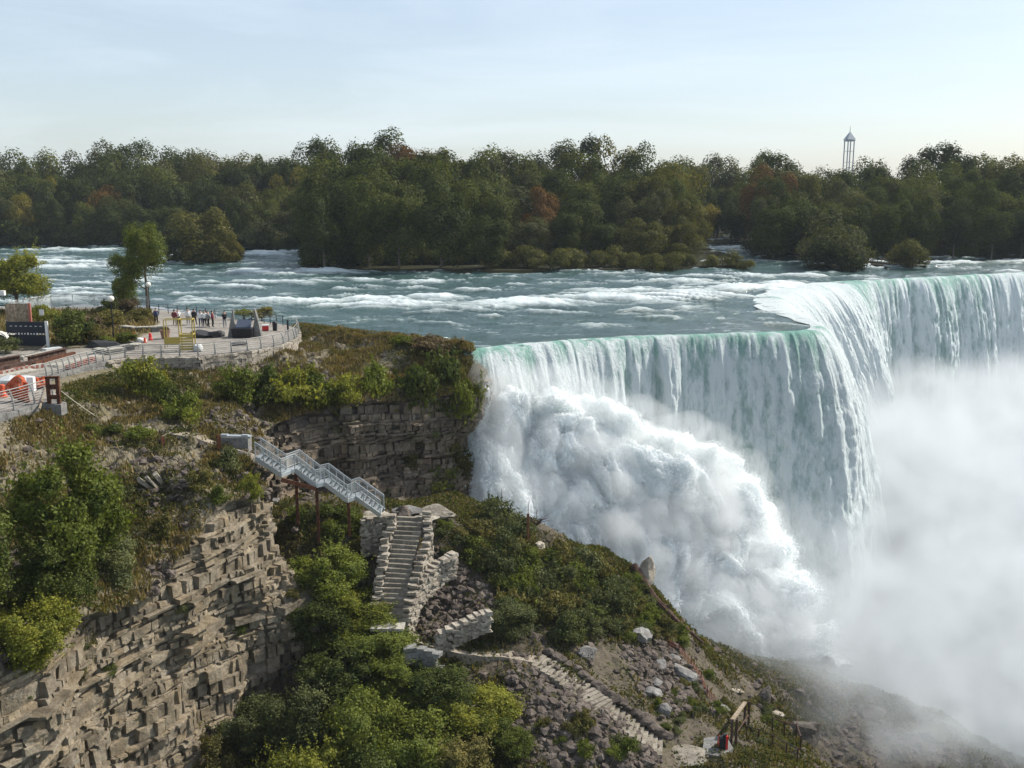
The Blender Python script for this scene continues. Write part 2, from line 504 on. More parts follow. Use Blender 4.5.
# stations:      A                 B                C               D                E                F                G               H                I                J                K                L                M                N                O
top = [Az(-200,474,.5), Az(-60,440,.5), Az(15,418,.5), Az(52,406,.5), Az(62,384,.5), Az(110,371,.3), Az(160,366,.1), Az(200,364,0), Az(250,361,0), Az(289,352,.3), Az(303,340,.45), Az(330,335,.45), Az(400,342,.35), Az(456,348,.3), Az(470,351,.15)]
back = [p+np.array([-1.5, 1.5, .1]) for p in top[:9]]+[Az(288,330,.5), Az(296,321,-.4), Az(345,328,-.4), Az(406,335,-.4), Az(458,343,-.4), Az(473,346,-.5)]
rim = [At(-190,760,34), At(10,652,44), At(88,620,50), At(152,600,55), At(209,514,62), At(277,486,68), At(256,449,76), At(262,430,84), At(300,414,88), At(350,404,90), At(400,400,92), At(440,396,94), At(472,394,96), At(480,374,100), At(484,366,104.5)]
midf = [(.45, -1.0), (.45, -.9), (.5, -.6), (.5, -.2), (.45, .5), (.5, .7), (.5, .6), (.5, .2), (.45, .5), (.5, .9), (.5, 1.1), (.5, 1.1), (.5, 1.0), (.5, .5), (.5, .2)]
mid = [t*(1-f)+r*f+np.array([0, 0, dz]) for t, r, (f, dz) in zip(top, rim, midf)]
lip = [m*.25+r*.75+np.array([0, 0, .45]) for m, r in zip(mid, rim)]
NU = 900
Gs = loft([back, top, mid, lip, rim], NU, 150, smu=9, smv=5)
rimline = Gs[:, -1].copy()
# displace the slope (fades out at the deck and at the rim)
n_ = grid_normals(Gs); n_ = n_*np.sign(n_[..., 2:3]+1e-9)
v = np.linspace(0, 1, 150)[None, :]
dd = fbm(Gs*.22, 5, 3)*.75+fbm(Gs*1.4, 4, 9)*.22
pp = project(Gs)
rocky = smooth(fbm(Gs*.3+5, 3, 21), -.1, .5)*smooth(v+0*pp[0], .45, .9)*(pp[0] < 330)
dd = dd+rocky*(np.floor(fbm(Gs*np.array([.9, .9, 1.6]), 2, 31)*5)/5)*.7
fade = smooth(v, .12, .3)*(1-smooth(v, .97, 1.0)*.0)
Gs = Gs+n_*(dd*fade)[..., None]
rimline = Gs[:, -1].copy()
me = grid_mesh('slope_ground', Gs, smooth_=False)
slope = tag(link('ground', me, M['slope']), kind='structure')

# cliff hung from the rim
d = np.gradient(gsm(rimline, 14), axis=0); nx = np.stack([d[:, 1], -d[:, 0], 0*d[:, 0]], 1)
nx /= np.linalg.norm(nx, axis=1)[:, None]
rp_ = np.array([project(p) for p in rimline])
S = np.concatenate([[0], np.cumsum(np.linalg.norm(np.diff(rimline[:, :2], axis=0), axis=1))])
Ltot = S[-1]
NC = int(Ltot/.11); s = np.linspace(0, Ltot, NC)
Rl = np.stack([np.interp(s, S, rimline[:, k]) for k in range(3)], 1)
Nl = np.stack([np.interp(s, S, nx[:, k]) for k in range(3)], 1); Nl = gsm(Nl, 12); Nl[:, 2] = 0; Nl /= np.linalg.norm(Nl, axis=1)[:, None]
# bottom level along the rim: deep below the near cliff, shallow behind the metal stairs
SY = np.interp(s, S, rimline[:, 1])
bot = np.interp(SY, [30, 66, 70, 80, 90, 96, 104], [-26, -26, -24, -16, -14, -17, -24])
NV = 230
vv = np.linspace(0, 1, NV)
Z = Rl[:, None, 2]+(bot-Rl[:, 2])[:, None]*vv[None, :]
depth = Rl[:, None, 2]-Z
SS = s[:, None]+0*Z
# strata
rg = np.random.default_rng(4)
lay = np.concatenate([[-30], -30+np.cumsum(rg.choice([.14, .2, .3, .5, .9, 1.5], 110))])
wz = Z+fbm(st3(SS*.06, SS*0+2, Z*.03), 2, 5)*.35-SS*.03+.03*fbm(st3(SS*1.2, 0*SS, Z*1.0), 3, 6)
li = np.searchsorted(lay, wz)
loff = _h(li, li*0, li*0, 71); 
def blocks(wmin, wmax, seed):
    bw = wmin+(wmax-wmin)*_h(li, li*0+1, li*0, seed)
    q = (SS+.10*fbm(st3(SS*.8, 0*SS, Z*.9), 3, seed+2))/bw+loff*9
    bi = np.floor(q).astype(np.int64); fr = q-bi
    gap = np.minimum(fr, 1-fr)*bw
    return _h(bi, li, li*0, seed+1), gap
b1, g1 = blocks(.5, 1.7, 81); b2, g2 = blocks(1.6, 4.5, 91)
zg = np.minimum(np.abs(wz-lay[np.clip(li-1, 0, len(lay)-1)]), np.abs(lay[np.clip(li, 0, len(lay)-1)]-wz))
big = fbm(st3(SS*.1, SS*0, Z*.10), 4, 41)*1.5+fbm(st3(SS*.33, SS*0, Z*.2), 3, 44)*.8
lam = _h(li, li*0+5, li*0, 77)**1.6
msk = smooth(fbm(st3(SS*.25, 0*SS, Z*.25), 3, 33), -.5, .3)
ledge = (loff-.5)*.8+(b1-.5)*.75*lam*(.3+.7*msk)+(b2-.5)*.8*(.3+.7*msk)
out = ledge+big-np.where(g1 < .08, .28*msk*lam, 0)-np.where(zg < .06, .3, 0)+depth*.03+fbm(st3(SS, SS*0, Z)*2.2, 4, 50)*.09
hk = 1+.0*SY
out = (big+depth*.03-.55+fbm(st3(SS, SS*0, Z)*1.2, 4, 50)*.2)
out = out*smooth(depth, 0, .7)*(1-.45*smooth(SY, 92, 97))[:, None]
# undercut hollow under the shrubs of the middle cliff and a bulging grey nose at the near corner
out += -1.6*np.exp(-((depth-6)/2.2)**2)*smooth(SY, 84, 88)[:, None]*(1-smooth(SY, 97, 100))[:, None]
out += 3.6*np.exp(-((depth-11)/6)**2)*np.exp(-((SY-69)/3.5)**2)[:, None]
Gc = np.stack([Rl[:, None, 0]+Nl[:, None, 0]*out, Rl[:, None, 1]+Nl[:, None, 1]*out, Z], -1)
me = grid_mesh('cliff_face', Gc, smooth_=False)
me.materials.append(M['cliff']); me.materials.append(M['cliff_grey'])
fy = SY[grid_faces(NC, NV)[:, 0]//NV]
me.polygons.foreach_set('material_index', (fy > 72).astype(np.int32))
cliff = tag(link('cliff', me), kind='structure')

# bedded blocks standing out of the cliff: thin and thick beds cut by joints
rb_ = np.random.default_rng(12); CH = [(-.5,-.5,-.5),(.5,-.5,-.5),(.5,.5,-.5),(-.5,.5,-.5),(-.5,-.5,.5),(.5,-.5,.5),(.5,.5,.5),(-.5,.5,.5)]
BF = [(3,2,1,0),(4,5,6,7),(0,1,5,4),(1,2,6,5),(2,3,7,6),(3,0,4,7)]
bv, bf, bmi, btint = [], [], [], []
outs = gsm(out, 4)
zl = -2.2
while zl > -25:
    th = float(rb_.choice([.12, .18, .26, .38, .55, .85], p=[.2, .24, .22, .16, .11, .07])); zc = zl-th/2; zl -= th
    lo_ = rb_.normal(0, .08); massive = rb_.uniform() < .2; longb = rb_.uniform() < .15 and th < .6
    if longb: lo_ = abs(lo_)+.10
    s_ = 0.0
    while s_ < Ltot-1:
        w_ = float(rb_.uniform(1.2, 3.4) if longb else rb_.uniform(1.0, 2.6) if massive else rb_.uniform(.24, .95))*(1 if th < .6 else 1.3); c = s_+w_/2; s_ += w_
        if c > Ltot-1: break
        k = int(c/Ltot*(NC-1)); dip = .35*math.sin(c*.12+1)+.2*math.sin(c*.31)
        z_ = zc+dip; dep = Rl[k, 2]-z_
        if dep < .25+th/2 or z_ < bot[k]: continue
        j = int(np.clip(dep/(Rl[k, 2]-bot[k]), 0, 1)*(NV-1))
        if rb_.uniform() < .05: continue
        fadein = min(1, dep/1.5)
        o_ = outs[k, j]+.22+(lo_+rb_.normal(0, .04)+(.22 if rb_.uniform() < .03 else 0))*fadein
        nv_ = Nl[k]; tv = np.array([-nv_[1], nv_[0], 0]); kl, kr = max(0, k-int(w_/2/.11)-2), min(NC-1, k+int(w_/2/.11)+2); ang = rb_.normal(0, .05)-math.atan((outs[kr, j]-outs[kl, j])/max((kr-kl)*.11, .3))*.95; tl = rb_.normal(0, .04)
        ca, sa = math.cos(ang), math.sin(ang); nv_, tv = nv_*ca+tv*sa, tv*ca-nv_*sa
        cen = Rl[k]+Nl[k]*o_; cen[2] = z_
        b0 = len(bv); cut = rb_.uniform(.0, .22, 2)
        for q_, (x_, y_, zq) in enumerate(CH):
            sx_ = w_*(.97 if y_ < 0 else .97-cut[0 if x_ < 0 else 1]); jj = rb_.normal(0, .022, 3)
            bv.append(cen+tv*(x_*sx_+jj[0])+nv_*(y_*1.5-.55+jj[1]*1.5+(zq*tl))+np.array([0, 0, zq*th*.94+jj[2]*min(1, th*2)+x_*w_*.02]))
        bf += [tuple(b0+i for i in f) for f in BF]; bmi += [int(SY[k] > 72)]*6; btint += [rb_.uniform()]*8
me = bpy.data.meshes.new('cliff_beds'); me.from_pydata([tuple(v) for v in bv], [], bf); me.polygons.foreach_set('material_index', bmi); me.update()
at_ = me.attributes.new('tint', 'FLOAT', 'POINT'); at_.data.foreach_set('value', np.array(btint, dtype=np.float32))
tag(link('cliff', me, [M['beds'], M['beds_grey']]), kind='structure')

# ================================================================ talus and gorge floor (height field)
CP = [(-22,40,-27),(-10,40,-30),(10,40,-30),(35,45,-33),(70,55,-38),(120,60,-40),(-26,60,-26),(-28,72,-20),(-8,58,-22),(0,55,-21.5),
      At(560,750,60), At(610,725,62), At(640,768,60), At(700,768,62), At(760,768,62),
      At(400,640,68.5), At(430,641,68), At(490,652,67.5), At(545,664,67), At(620,705,65.3), At(700,752,63.7), At(735,748,64.5),
      At(386,640,67), At(360,610,69), At(330,560,72), At(296,520,75), At(380,520,76), At(440,518,77.5), At(405,513,77.5),
      At(405,508,80), At(440,565,74.5), At(460,590,73), At(480,515,82), At(455,506,82), At(520,519,82), At(560,536,83), At(600,552,83.5), At(640,577,84), At(670,610,84), At(700,640,84),
      At(760,690,80), At(830,752,76), At(600,640,72), At(640,680,70), At(560,600,75), At(680,710,69), At(520,570,76), At(760,740,70),
      At(300,500,85), At(350,503,86), At(400,505,87), At(470,506,90),
      (-8,95,-17),(-2,93,-19),(5,93,-24),(12,94,-28),(-10,112,-26),(10,112,-33),(25,100,-33),(40,112,-36),(60,130,-36),(60,100,-37),(110,150,-38),(110,110,-38),(80,200,-37),(160,170,-38),
      At(720,650,96), At(800,665,100), At(870,700,95), At(1000,758,90), At(1050,765,92), (30,84,-29),(38,86,-31.5),(45,75,-33),(60,80,-35)]
CP = np.array([tuple(c) for c in CP], float)
def tps(r): return np.where(r > 0, r*r*np.log(r+1e-9), 0)
Pn = CP[:, :2]/50; K = tps(np.linalg.norm(Pn[:, None]-Pn[None], axis=2))+np.eye(len(CP))*.0004
A_ = np.zeros((len(CP)+3,)*2); A_[:-3, :-3] = K; A_[:-3, -3:] = np.c_[np.ones(len(CP)), Pn]; A_[-3:, :-3] = A_[:-3, -3:].T
W_ = np.linalg.solve(A_, np.r_[CP[:, 2], 0, 0, 0])
def tz0(x, y):
    x = np.asarray(x, float); y = np.asarray(y, float)
    sh = x.shape; q = np.stack([x.ravel(), y.ravel()], 1)/50
    z = np.zeros(len(q))
    for i in range(0, len(q), 20000):
        qq = q[i:i+20000]; z[i:i+20000] = tps(np.linalg.norm(qq[:, None]-Pn[None], axis=2))@W_[:-3]+W_[-3]+qq@W_[-2:]
    return np.clip(z.reshape(sh), -42, -6)
def tz(x, y, det=True):
    z = tz0(x, y)
    q = st3(x, y, 0)
    z = z+fbm(q*.35, 4, 61)*.35
    if det: z = z+fbm(q*1.6, 3, 63)*.12
    return z
nxg, nyg = 560, 420
u = np.linspace(0, 1, nxg); gx = -32+62*u+110*np.maximum(u-.55, 0)**2/.2025
yv = np.linspace(0, 1, nyg); gy = 36+70*yv+110*np.maximum(yv-.65, 0)**2/.1225
X, Y = np.meshgrid(gx, gy, indexing='ij')
Zt = tz(X, Y)
me = grid_mesh('talus', np.stack([X, Y, Zt], -1), smooth_=False)
talus = tag(link('terrain', me, M['talus']), kind='structure')

# the river at the foot of the gorge and the land that runs to the horizon
me = np_mesh('gorge_water', [(-400, -300, -39), (900, -300, -39), (900, 420, -39), (-400, 420, -39)], [(0, 1, 2, 3)])
m = mat('gorge_water', (.05, .10, .10), .15); t = NT(m); t.bump(t.noise(t.pos(), .6, 6), .4, .3)
tag(link('water', me, m), kind='structure')

# ================================================================ brink of the falls
BR = [(-9, 100.5), tuple(Az(470,351,0)[:2]), tuple(Az(520,346,0)[:2]), tuple(Az(570,341,0)[:2]), tuple(Az(610,339,0)[:2]), tuple(Az(660,336,0)[:2]), tuple(Az(700,335,0)[:2]),
      tuple(Az(750,334,0)[:2]), tuple(Az(790,333,0)[:2]), tuple(Az(815,332,0)[:2]), tuple(Az(824,330,0)[:2]), tuple(Az(818,325,0)[:2]), tuple(Az(800,317,0)[:2]), tuple(Az(775,307,0)[:2]), tuple(Az(772,299,0)[:2]),
      tuple(Az(785,291,0)[:2]), tuple(Az(812,286,0)[:2]), tuple(Az(845,282.5,0)[:2]), tuple(Az(900,279,0)[:2]), tuple(Az(960,276,0)[:2]), tuple(Az(1024,273,0)[:2]), tuple(Az(1090,270,0)[:2]), tuple(Az(1200,266,0)[:2])]
BR = np.array(BR)
Bs, bs = resample(np.c_[BR, np.zeros(len(BR))], 1800, 14)
Bs[:, :2] += np.stack([fbm(st3(bs*.25, 0*bs, 3), 4, 5), fbm(st3(bs*.25, 0*bs, 9), 4, 6)], 1)*.35
shore = [(-400, 128), tuple(Az(-300,300,0)[:2]), tuple(Az(0,306,0)[:2]), tuple(Az(150,306,0)[:2]), tuple(Az(230,318,0)[:2]), tuple(Az(288,326,0)[:2]), tuple(Az(302,326,0)[:2]), tuple(Az(345,331,0)[:2]), tuple(Az(406,338,0)[:2]), tuple(Az(458,347,0)[:2])]
river_poly = shore+[tuple(p) for p in Bs[::6, :2]]+[(420, 300), (700, 420), (700, 470), (-700, 470), (-700, 128)]

# foam patches, given where they lie on the water
FO = [  # px, py, half width, half height, strength
 (60,250,90,2,.9),(30,262,90,3,.8),(70,268,60,2.5,.9),(35,277,60,2,.4),(60,300,60,7,.8),(40,292,50,4,.5),(190,272,60,3,.8),(270,254,40,3,1.),(300,272,90,3,.9),(340,281,60,2.5,.5),(240,286,80,5,.55),(200,300,80,6,.55),
 (290,303,60,3.5,.95),(380,305,70,5,1.),(330,294,70,4,.6),(270,318,60,5,.5),(430,300,60,5,.9),(480,309,60,5,.8),(540,303,60,5,1.),(600,298,50,5,1.),(650,300,70,6,1.),(700,296,50,6,.9),(610,293,50,4,.8),
 (740,292,40,8,1.),(790,288,40,7,1.),(700,283,50,4,.8),(745,278,50,4,.8),(820,277,50,4,.6),(790,302,30,10,1.1),(770,318,40,5,.25),(700,312,60,4,.5),(560,312,60,3,.5),(480,292,60,3,.4),(715,240,25,2.5,1.),(735,249,30,2.5,.7),
 (640,283,40,2,.4),(520,285,60,2,.35),(880,266,50,2.5,.5),(950,262,60,3,.5),(860,262,40,2.5,.7),(1010,262,60,3,.6),(420,284,60,3,.5),(150,258,40,3,.6),(130,284,80,5,.5)]
def foam_at(x, y):
    px, py = project(st3(x, y, 0))
    f = np.zeros(x.shape)
    for a, b, ww, hh, k in FO:
        f = np.maximum(f, k*np.exp(-((px-a)/ww)**2-((py-b)/hh)**2))
    return f
ny = 430; t_ = np.linspace(0, 1, ny)
yy = 93*(380/93.)**t_
nxr = 1150; a_ = np.tan(np.linspace(-.66, .66, nxr))
Yr = yy[None, :]+0*a_[:, None]; Xr = a_[:, None]*yy[None, :]*1.12
f0 = foam_at(Xr, Yr)
q = st3(Xr, Yr, 0)
warp = np.stack([fbm(q*.06, 2, 1), fbm(q*.06, 2, 2), 0*Xr], -1)*3
# flow runs from the back left towards the brink: stretch the pattern along it
fl = (q+warp*1.4)*np.array([.11, .52, 1])
tur = fbm(fl, 5, 11)
rip = fbm(q*np.array([.7, 1.7, 1]), 4, 13)
cres = billow(fl*1.6, 4, 15)
foam = smooth(f0*1.25+tur*.8+cres*.3, .45, 1.75)
foam = np.maximum(foam, smooth(cres+tur*.9, .9, 2.1)*.5*smooth(Yr, 104, 125)*(.15+.85*smooth(fbm(q*.05, 2, 99), -.2, .3)))
hgt = tur*.3*smooth(Yr, 100, 125)+foam*.38+rip*.075*(.4+.6*smooth(Yr, 104, 125))+smooth(f0, .4, 1)*cres*.22
ca = Xr[:-1, :-1]; cb = Yr[:-1, :-1]
keep = inpoly(ca, cb, river_poly)
# calm towards the brink, where the sheet bends over
dmin = np.full(Xr.shape, 99.0)
near_ = (Yr < 215) & (Xr > -15)
qx, qy = Xr[near_], Yr[near_]; dm = np.full(qx.shape, 1e9)
for p_ in Bs[::12]: dm = np.minimum(dm, (qx-p_[0])**2+(qy-p_[1])**2)
dmin[near_] = np.sqrt(dm)
Zr = hgt*smooth(dmin, .6, 5)-.10*(1-smooth(dmin, .3, 3.2))
Gr = np.stack([Xr, Yr, Zr], -1)
me = grid_mesh('river', Gr, keep, True, {'foam': foam})
m = mat('river_water', (.03, .08, .08), .12, spec=.5); t = NT(m)
fo = t.attr('foam'); pf = t.pos((.5, 1.5, 1))
nf = t.noise(pf, 3.2, 10, .85)
fm = t.ramp(t.math('ADD', fo, t.math('MULTIPLY', t.math('SUBTRACT', nf, .5), 1.5)), [(.12, (0, 0, 0)), (.5, (.38, .38, .38)), (1.0, (1, 1, 1))])
deep = t.mix(t.noise(t.pos((.06, .15, 1)), 1, 4), (.026, .060, .060), (.06, .112, .102))
t.base(t.mix(fm, deep, (.62, .68, .68)))
rr_ = t.math('ADD', .14, t.math('MULTIPLY', fm, .55)); t.l(rr_, t.b.inputs['Roughness'])
t.bump(t.math('ADD', t.noise(t.pos((.8, 2.2, 1)), 1.6, 8, .65), t.math('MULTIPLY', nf, .4)), .8, .28)
river = tag(link('river', me, m), kind='structure')

# ================================================================ falling water
dB = np.gradient(gsm(Bs, 10), axis=0); nB = np.stack([dB[:, 1], -dB[:, 0], 0*dB[:, 0]], 1); nB /= np.linalg.norm(nB, axis=1)[:, None]
nB = gsm(nB, 22); nB[:, 2] = 0; nB /= np.linalg.norm(nB, axis=1)[:, None]
bx, by = project(Bs)
# launch speed: gentle on the near face and the far face, a rush in the recess
iC = np.argmin(np.abs(Bs[:, 0]-Az(824,330,0)[0])+np.abs(Bs[:, 1]-Az(824,330,0)[1])); sC = bs[iC]
iF = np.argmin(np.abs(Bs[:, 1]-Az(845,282.5,0)[1])); sF = bs[iF]
vel = 2.5+3.6*smooth(bs, sC+4, sC+16)*(1-smooth(bs, sF-4, sF+10))+fbm(st3(bs*.16, 0*bs, 0), 4, 8)*.55+fbm(st3(bs*.5, 0*bs, 0), 2, 18)*.05
nt = 260; tt = np.linspace(0, 1, nt)
tf = -.45+3.05*tt**.9                       # seconds of flight; negative = still on the ledge
T = tf[None, :]; V_ = vel[:, None]
zf = np.where(T > 0, -4.9*T**2, 0.0)+.12*fbm(st3(bs[:, None]*.35+0*T, 0, 2), 4, 88)*smooth(T, -.45, -.2)*(1-smooth(T, .3, 1))
zf = zf+.10*np.exp(-(T/.2)**2)*0-.0
ofs = np.where(T > 0, V_*T, V_*T*.9)
Sg = bs[:, None]+0*T; Dg = np.maximum(-zf, 0)
st = fbm(st3(Sg*.55, Dg*.035, 1), 4, 22); st2 = fbm(st3(Sg*2.2, Dg*.10, 1), 4, 23); tex = fbm(st3(Sg*1.6, Dg*.55, T*2), 5, 24)
amp = smooth(T, 0, 1.2)
ofs = ofs+amp*(st*(.42+.35*fbm(st3(Sg*.12, 0*Sg, 4), 2, 25))+st2*.05+tex*.2*smooth(T, .3, 1.5))+.07*st2*smooth(T, -.2, .1)
Gf = np.stack([Bs[:, None, 0]+nB[:, None, 0]*ofs, Bs[:, None, 1]+nB[:, None, 1]*ofs, zf+.03+.04*st2*smooth(T, -.4, -.1)*(1-smooth(T, .1, .5))], -1)
foamf = .62+st*.38+st2*.16*(.5+1*smooth(fbm(st3(Sg*.2, 0*Sg, 6), 2, 26), -.3, .3))+tex*.38+smooth(T, -.1, 1.3)*.15
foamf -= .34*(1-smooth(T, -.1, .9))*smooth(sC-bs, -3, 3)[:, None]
foamf += .5*(smooth(bs, sC, sC+9)*(1-smooth(bs, sF-6, sF+4)))[:, None]
# two darker, thinner stripes of the near face
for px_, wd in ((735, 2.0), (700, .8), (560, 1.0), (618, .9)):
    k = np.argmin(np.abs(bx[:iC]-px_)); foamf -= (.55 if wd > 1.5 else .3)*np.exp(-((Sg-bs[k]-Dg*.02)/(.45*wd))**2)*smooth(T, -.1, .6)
# a gap in the far face with less foam, showing the thin-water colour
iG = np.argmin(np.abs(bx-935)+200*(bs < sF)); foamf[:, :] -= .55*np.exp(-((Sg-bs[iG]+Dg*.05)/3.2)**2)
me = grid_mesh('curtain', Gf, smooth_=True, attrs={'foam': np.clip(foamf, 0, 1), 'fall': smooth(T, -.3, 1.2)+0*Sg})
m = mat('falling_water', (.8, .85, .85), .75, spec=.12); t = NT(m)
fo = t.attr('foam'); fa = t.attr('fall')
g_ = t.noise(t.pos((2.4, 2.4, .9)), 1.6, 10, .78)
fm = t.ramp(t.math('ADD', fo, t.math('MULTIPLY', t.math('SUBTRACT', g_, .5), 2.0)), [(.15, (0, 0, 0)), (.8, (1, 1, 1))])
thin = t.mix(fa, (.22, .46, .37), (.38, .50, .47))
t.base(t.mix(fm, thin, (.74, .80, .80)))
t.b.inputs['Subsurface Weight'].default_value = .0
t.bump(t.math('ADD', t.noise(t.pos((2.5, 2.5, .5)), 1.5, 8, .75), t.math('MULTIPLY', t.noise(t.pos((1, 1, .6)), 3.5, 6, .7), .6)), 1.0, .5)
falls = tag(link('waterfall', me, m), kind='structure')
M['falls'] = m

# churning white water thrown out from the rocks below the near brink
BT = [(462,356,100.5,0),(482,374,101,1),(500,374,101.5,2),(530,378,102.5,2),(556,376,103,2),(590,380,103.7,2),(622,396,104.3,2),(655,416,105,2),(690,424,105.5,2),(716,436,106,2),(738,455,106.5,2),(757,486,106.5,2),(768,530,106,2),(779,600,105,1),(786,650,104,0)]
rows = []
for k in range(6):
    f = k/5; r_ = []
    for px_, py_, Y_, h in BT:
        p = At(px_, py_, Y_+.9)
        zb = -31; z = p[2]*(1-f)+zb*f; yb = Y_-12.5*f**.85
        # under the brink line, marching outwards as it falls
        xx = p[0]+ (p[0]+6)*.06*f
        r_.append((xx, yb, z))
    rows.append(r_)
Gb = loft(rows, 620, 420, smu=12, smv=8)
nn = grid_normals(Gb); nn = nn*np.where(nn[..., 1:2] > 0, -1, 1)
U_ = np.linspace(0, 1, 620)[:, None]; V2 = np.linspace(0, 1, 420)[None, :]
qq = Gb*np.array([.16, .16, .11])
wq = np.stack([fbm(qq, 3, 91), fbm(qq+9, 3, 92), fbm(qq+5, 3, 93)], -1)*.55
def puff(p, octv, seed, gain=.5):
    s_ = 0; a = 1
    for k in range(octv):
        s_ = s_+a*(np.sqrt(noise(p, seed+k*17)**2+.003)*2-.6); a *= gain; p = p*2.07+1.3
    return s_
b_ = puff(qq*1.5+wq, 5, 95, .42)
dsp = b_*1.6+puff((Gb+wq*2)*.75, 3, 97, .45)*.22
edge = smooth(V2, 0, .10)*smooth(U_, 0, .05)*smooth(1-U_, 0, .10)
G0 = Gb.copy()
Gb = Gb+nn*((dsp*(.35+.65*edge)+edge*1.0-1.6*(1-edge)))[..., None]
Gb[..., 2] += fbm(Gb*.5, 3, 98)*.5
me = grid_mesh('boil', Gb, smooth_=True)
m = mat('white_water', (.84, .87, .87), .7, spec=.1); t = NT(m)
n1 = t.noise(t.pos((1, 1, .6)), .8, 8, .7)
t.base(t.ramp(n1, [(.3, (.64, .70, .70)), (.6, (.79, .82, .82))]))
t.bump(t.math('ADD', t.noise(t.pos(), 1.1, 9, .75), t.math('MULTIPLY', t.noise(t.pos(), 4.0, 6, .75), .4)), .7, .22)
t.b.inputs['Subsurface Weight'].default_value = 1
t.b.inputs['Subsurface Radius'].default_value = (1, 1, 1)
t.b.inputs['Subsurface Scale'].default_value = 1.6
tag(link('churning_water', me, m), kind='structure')
# veils of spray hanging round the churning water: closed, softly lumpy bodies of thin even fog
def veil(name, G, nrm, off, amp_, seed, dens):
    q0 = (seed-51)*3; ss = (slice(12+q0, -6-q0, 6), slice(18+q0, -1-q0, 6)); g = G[ss]; n2 = nrm[ss]; nu_, nv_ = g.shape[:2]
    u_ = np.linspace(0, 1, nu_)[:, None]; v_ = np.linspace(0, 1, nv_)[None, :]
    e_ = (smooth(u_, 0, .08)*smooth(1-u_, 0, .08)*np.sqrt(smooth(v_, 0, .3))*smooth(1-v_, 0, .05))
    d_ = (off+puff(g*.28+seed, 3, seed, .5)*amp_)*e_
    dv_ = np.array([.12, -.86, .5]); F1 = g+dv_*np.maximum(d_, .03*(seed-50))[..., None]; F2 = g-dv_*((1.2+.1*(seed-51))*e_+.05*(seed-50))[..., None]
    V = np.concatenate([F1.reshape(-1, 3), F2.reshape(-1, 3)]); Fa = grid_faces(nu_, nv_); N_ = nu_*nv_; Fb = Fa[:, ::-1]+N_
    idx = np.arange(N_).reshape(nu_, nv_); loop = np.concatenate([idx[:, 0], idx[-1, 1:], idx[-2::-1, -1], idx[0, -2:0:-1]])
    l2 = np.roll(loop, -1); Fc = np.stack([loop, loop+N_, l2+N_, l2], 1)
    me = np_mesh(name, V, np.concatenate([Fa, Fb, Fc]), True)
    import bmesh; bm_ = bmesh.new(); bm_.from_mesh(me); bmesh.ops.recalc_face_normals(bm_, faces=bm_.faces); sv_ = bm_.calc_volume(signed=True); print('veil volume', sv_, sum(1 for e in bm_.edges if len(e.link_faces) != 2))
    if sv_ < 0: bmesh.ops.reverse_faces(bm_, faces=bm_.faces)
    bm_.to_mesh(me); bm_.free()
    mv = bpy.data.materials.new(name); mv.use_nodes = True; tv_ = NT(mv); tv_.t.nodes.remove(tv_.b)
    p_ = tv_.n('ShaderNodeVolumePrincipled'); p_.inputs['Color'].default_value = (.97, .98, .98, 1); p_.inputs['Density'].default_value = dens; p_.inputs['Anisotropy'].default_value = .2
    tv_.l(p_.outputs[0], [n for n in tv_.t.nodes if n.type == 'OUTPUT_MATERIAL'][0].inputs['Volume'])
    return tag(link(name, me, mv), kind='stuff')
Gsm = np.stack([gsm(G0[:, j], 4) for j in range(G0.shape[1])], 1)
# single puffs of spray drifting where the churning water meets the curtain
def spray_puff(p, r_, dens, seed):
    V, F = ICO[3]; V = V*(1+.22*fbm(V*1.3+seed*3.1, 3, seed))[:, None]*np.array(r_)
    me = bpy.data.meshes.new('spray_puff'); me.from_pydata([tuple(v) for v in V], [], F); me.polygons.foreach_set('use_smooth', [True]*len(F)); me.update()
    mv = bpy.data.materials.new('spray_puff'); mv.use_nodes = True; tv_ = NT(mv); tv_.t.nodes.remove(tv_.b)
    p_ = tv_.n('ShaderNodeVolumePrincipled'); p_.inputs['Color'].default_value = (.97, .98, .98, 1); p_.inputs['Density'].default_value = dens; p_.inputs['Anisotropy'].default_value = .2
    tv_.l(p_.outputs[0], [n for n in tv_.t.nodes if n.type == 'OUTPUT_MATERIAL'][0].inputs['Volume'])
    o = tag(link('spray_puff', me, mv), kind='stuff'); o.location = tuple(p)
for i_, (px_, py_, Y_, sx_, sz_) in enumerate([(492,388,97.5,2.6,3.2),(520,384,98.5,3.4,2.4),(560,384,99.5,3.6,2.2),(600,398,100,3.4,2.4),(640,418,100.5,3.4,2.5),(680,432,101,3.4,2.6),(716,450,101.5,3.0,2.8),(744,482,101.5,2.8,3.4),(762,530,101.5,2.6,3.8),(772,585,101,3.0,3.8),(500,440,95.5,2.6,4.2),(700,520,98,4.0,4.5),(740,590,97,4.5,4.0)]):
    spray_puff(At(px_, py_, Y_), (sx_, 1.9, sz_), .13, 300+i_)
veil('spray_veil', G0, nn, 1.3, 1.2, 51, .28)
veil('spray_veil', G0, nn, 1.9, 1.9, 52, .16)
veil('spray_veil', G0, nn, 2.8, 2.6, 53, .08)
# loose spray flung off the churning water: countless drops in one object
k = rng.integers(0, 620*420, 170000); Pq = Gb.reshape(-1, 3)[k]; Nq = nn.reshape(-1, 3)[k]
Pq = Pq+Nq*(rng.exponential(.34, (170000, 1)))+rng.normal(size=(170000, 3))*.15
me = leaf_mesh('spray', Pq, .11)
m = mat('spray_drops', (.88, .9, .9), .6)
tag(link('spray', me, m), kind='stuff')

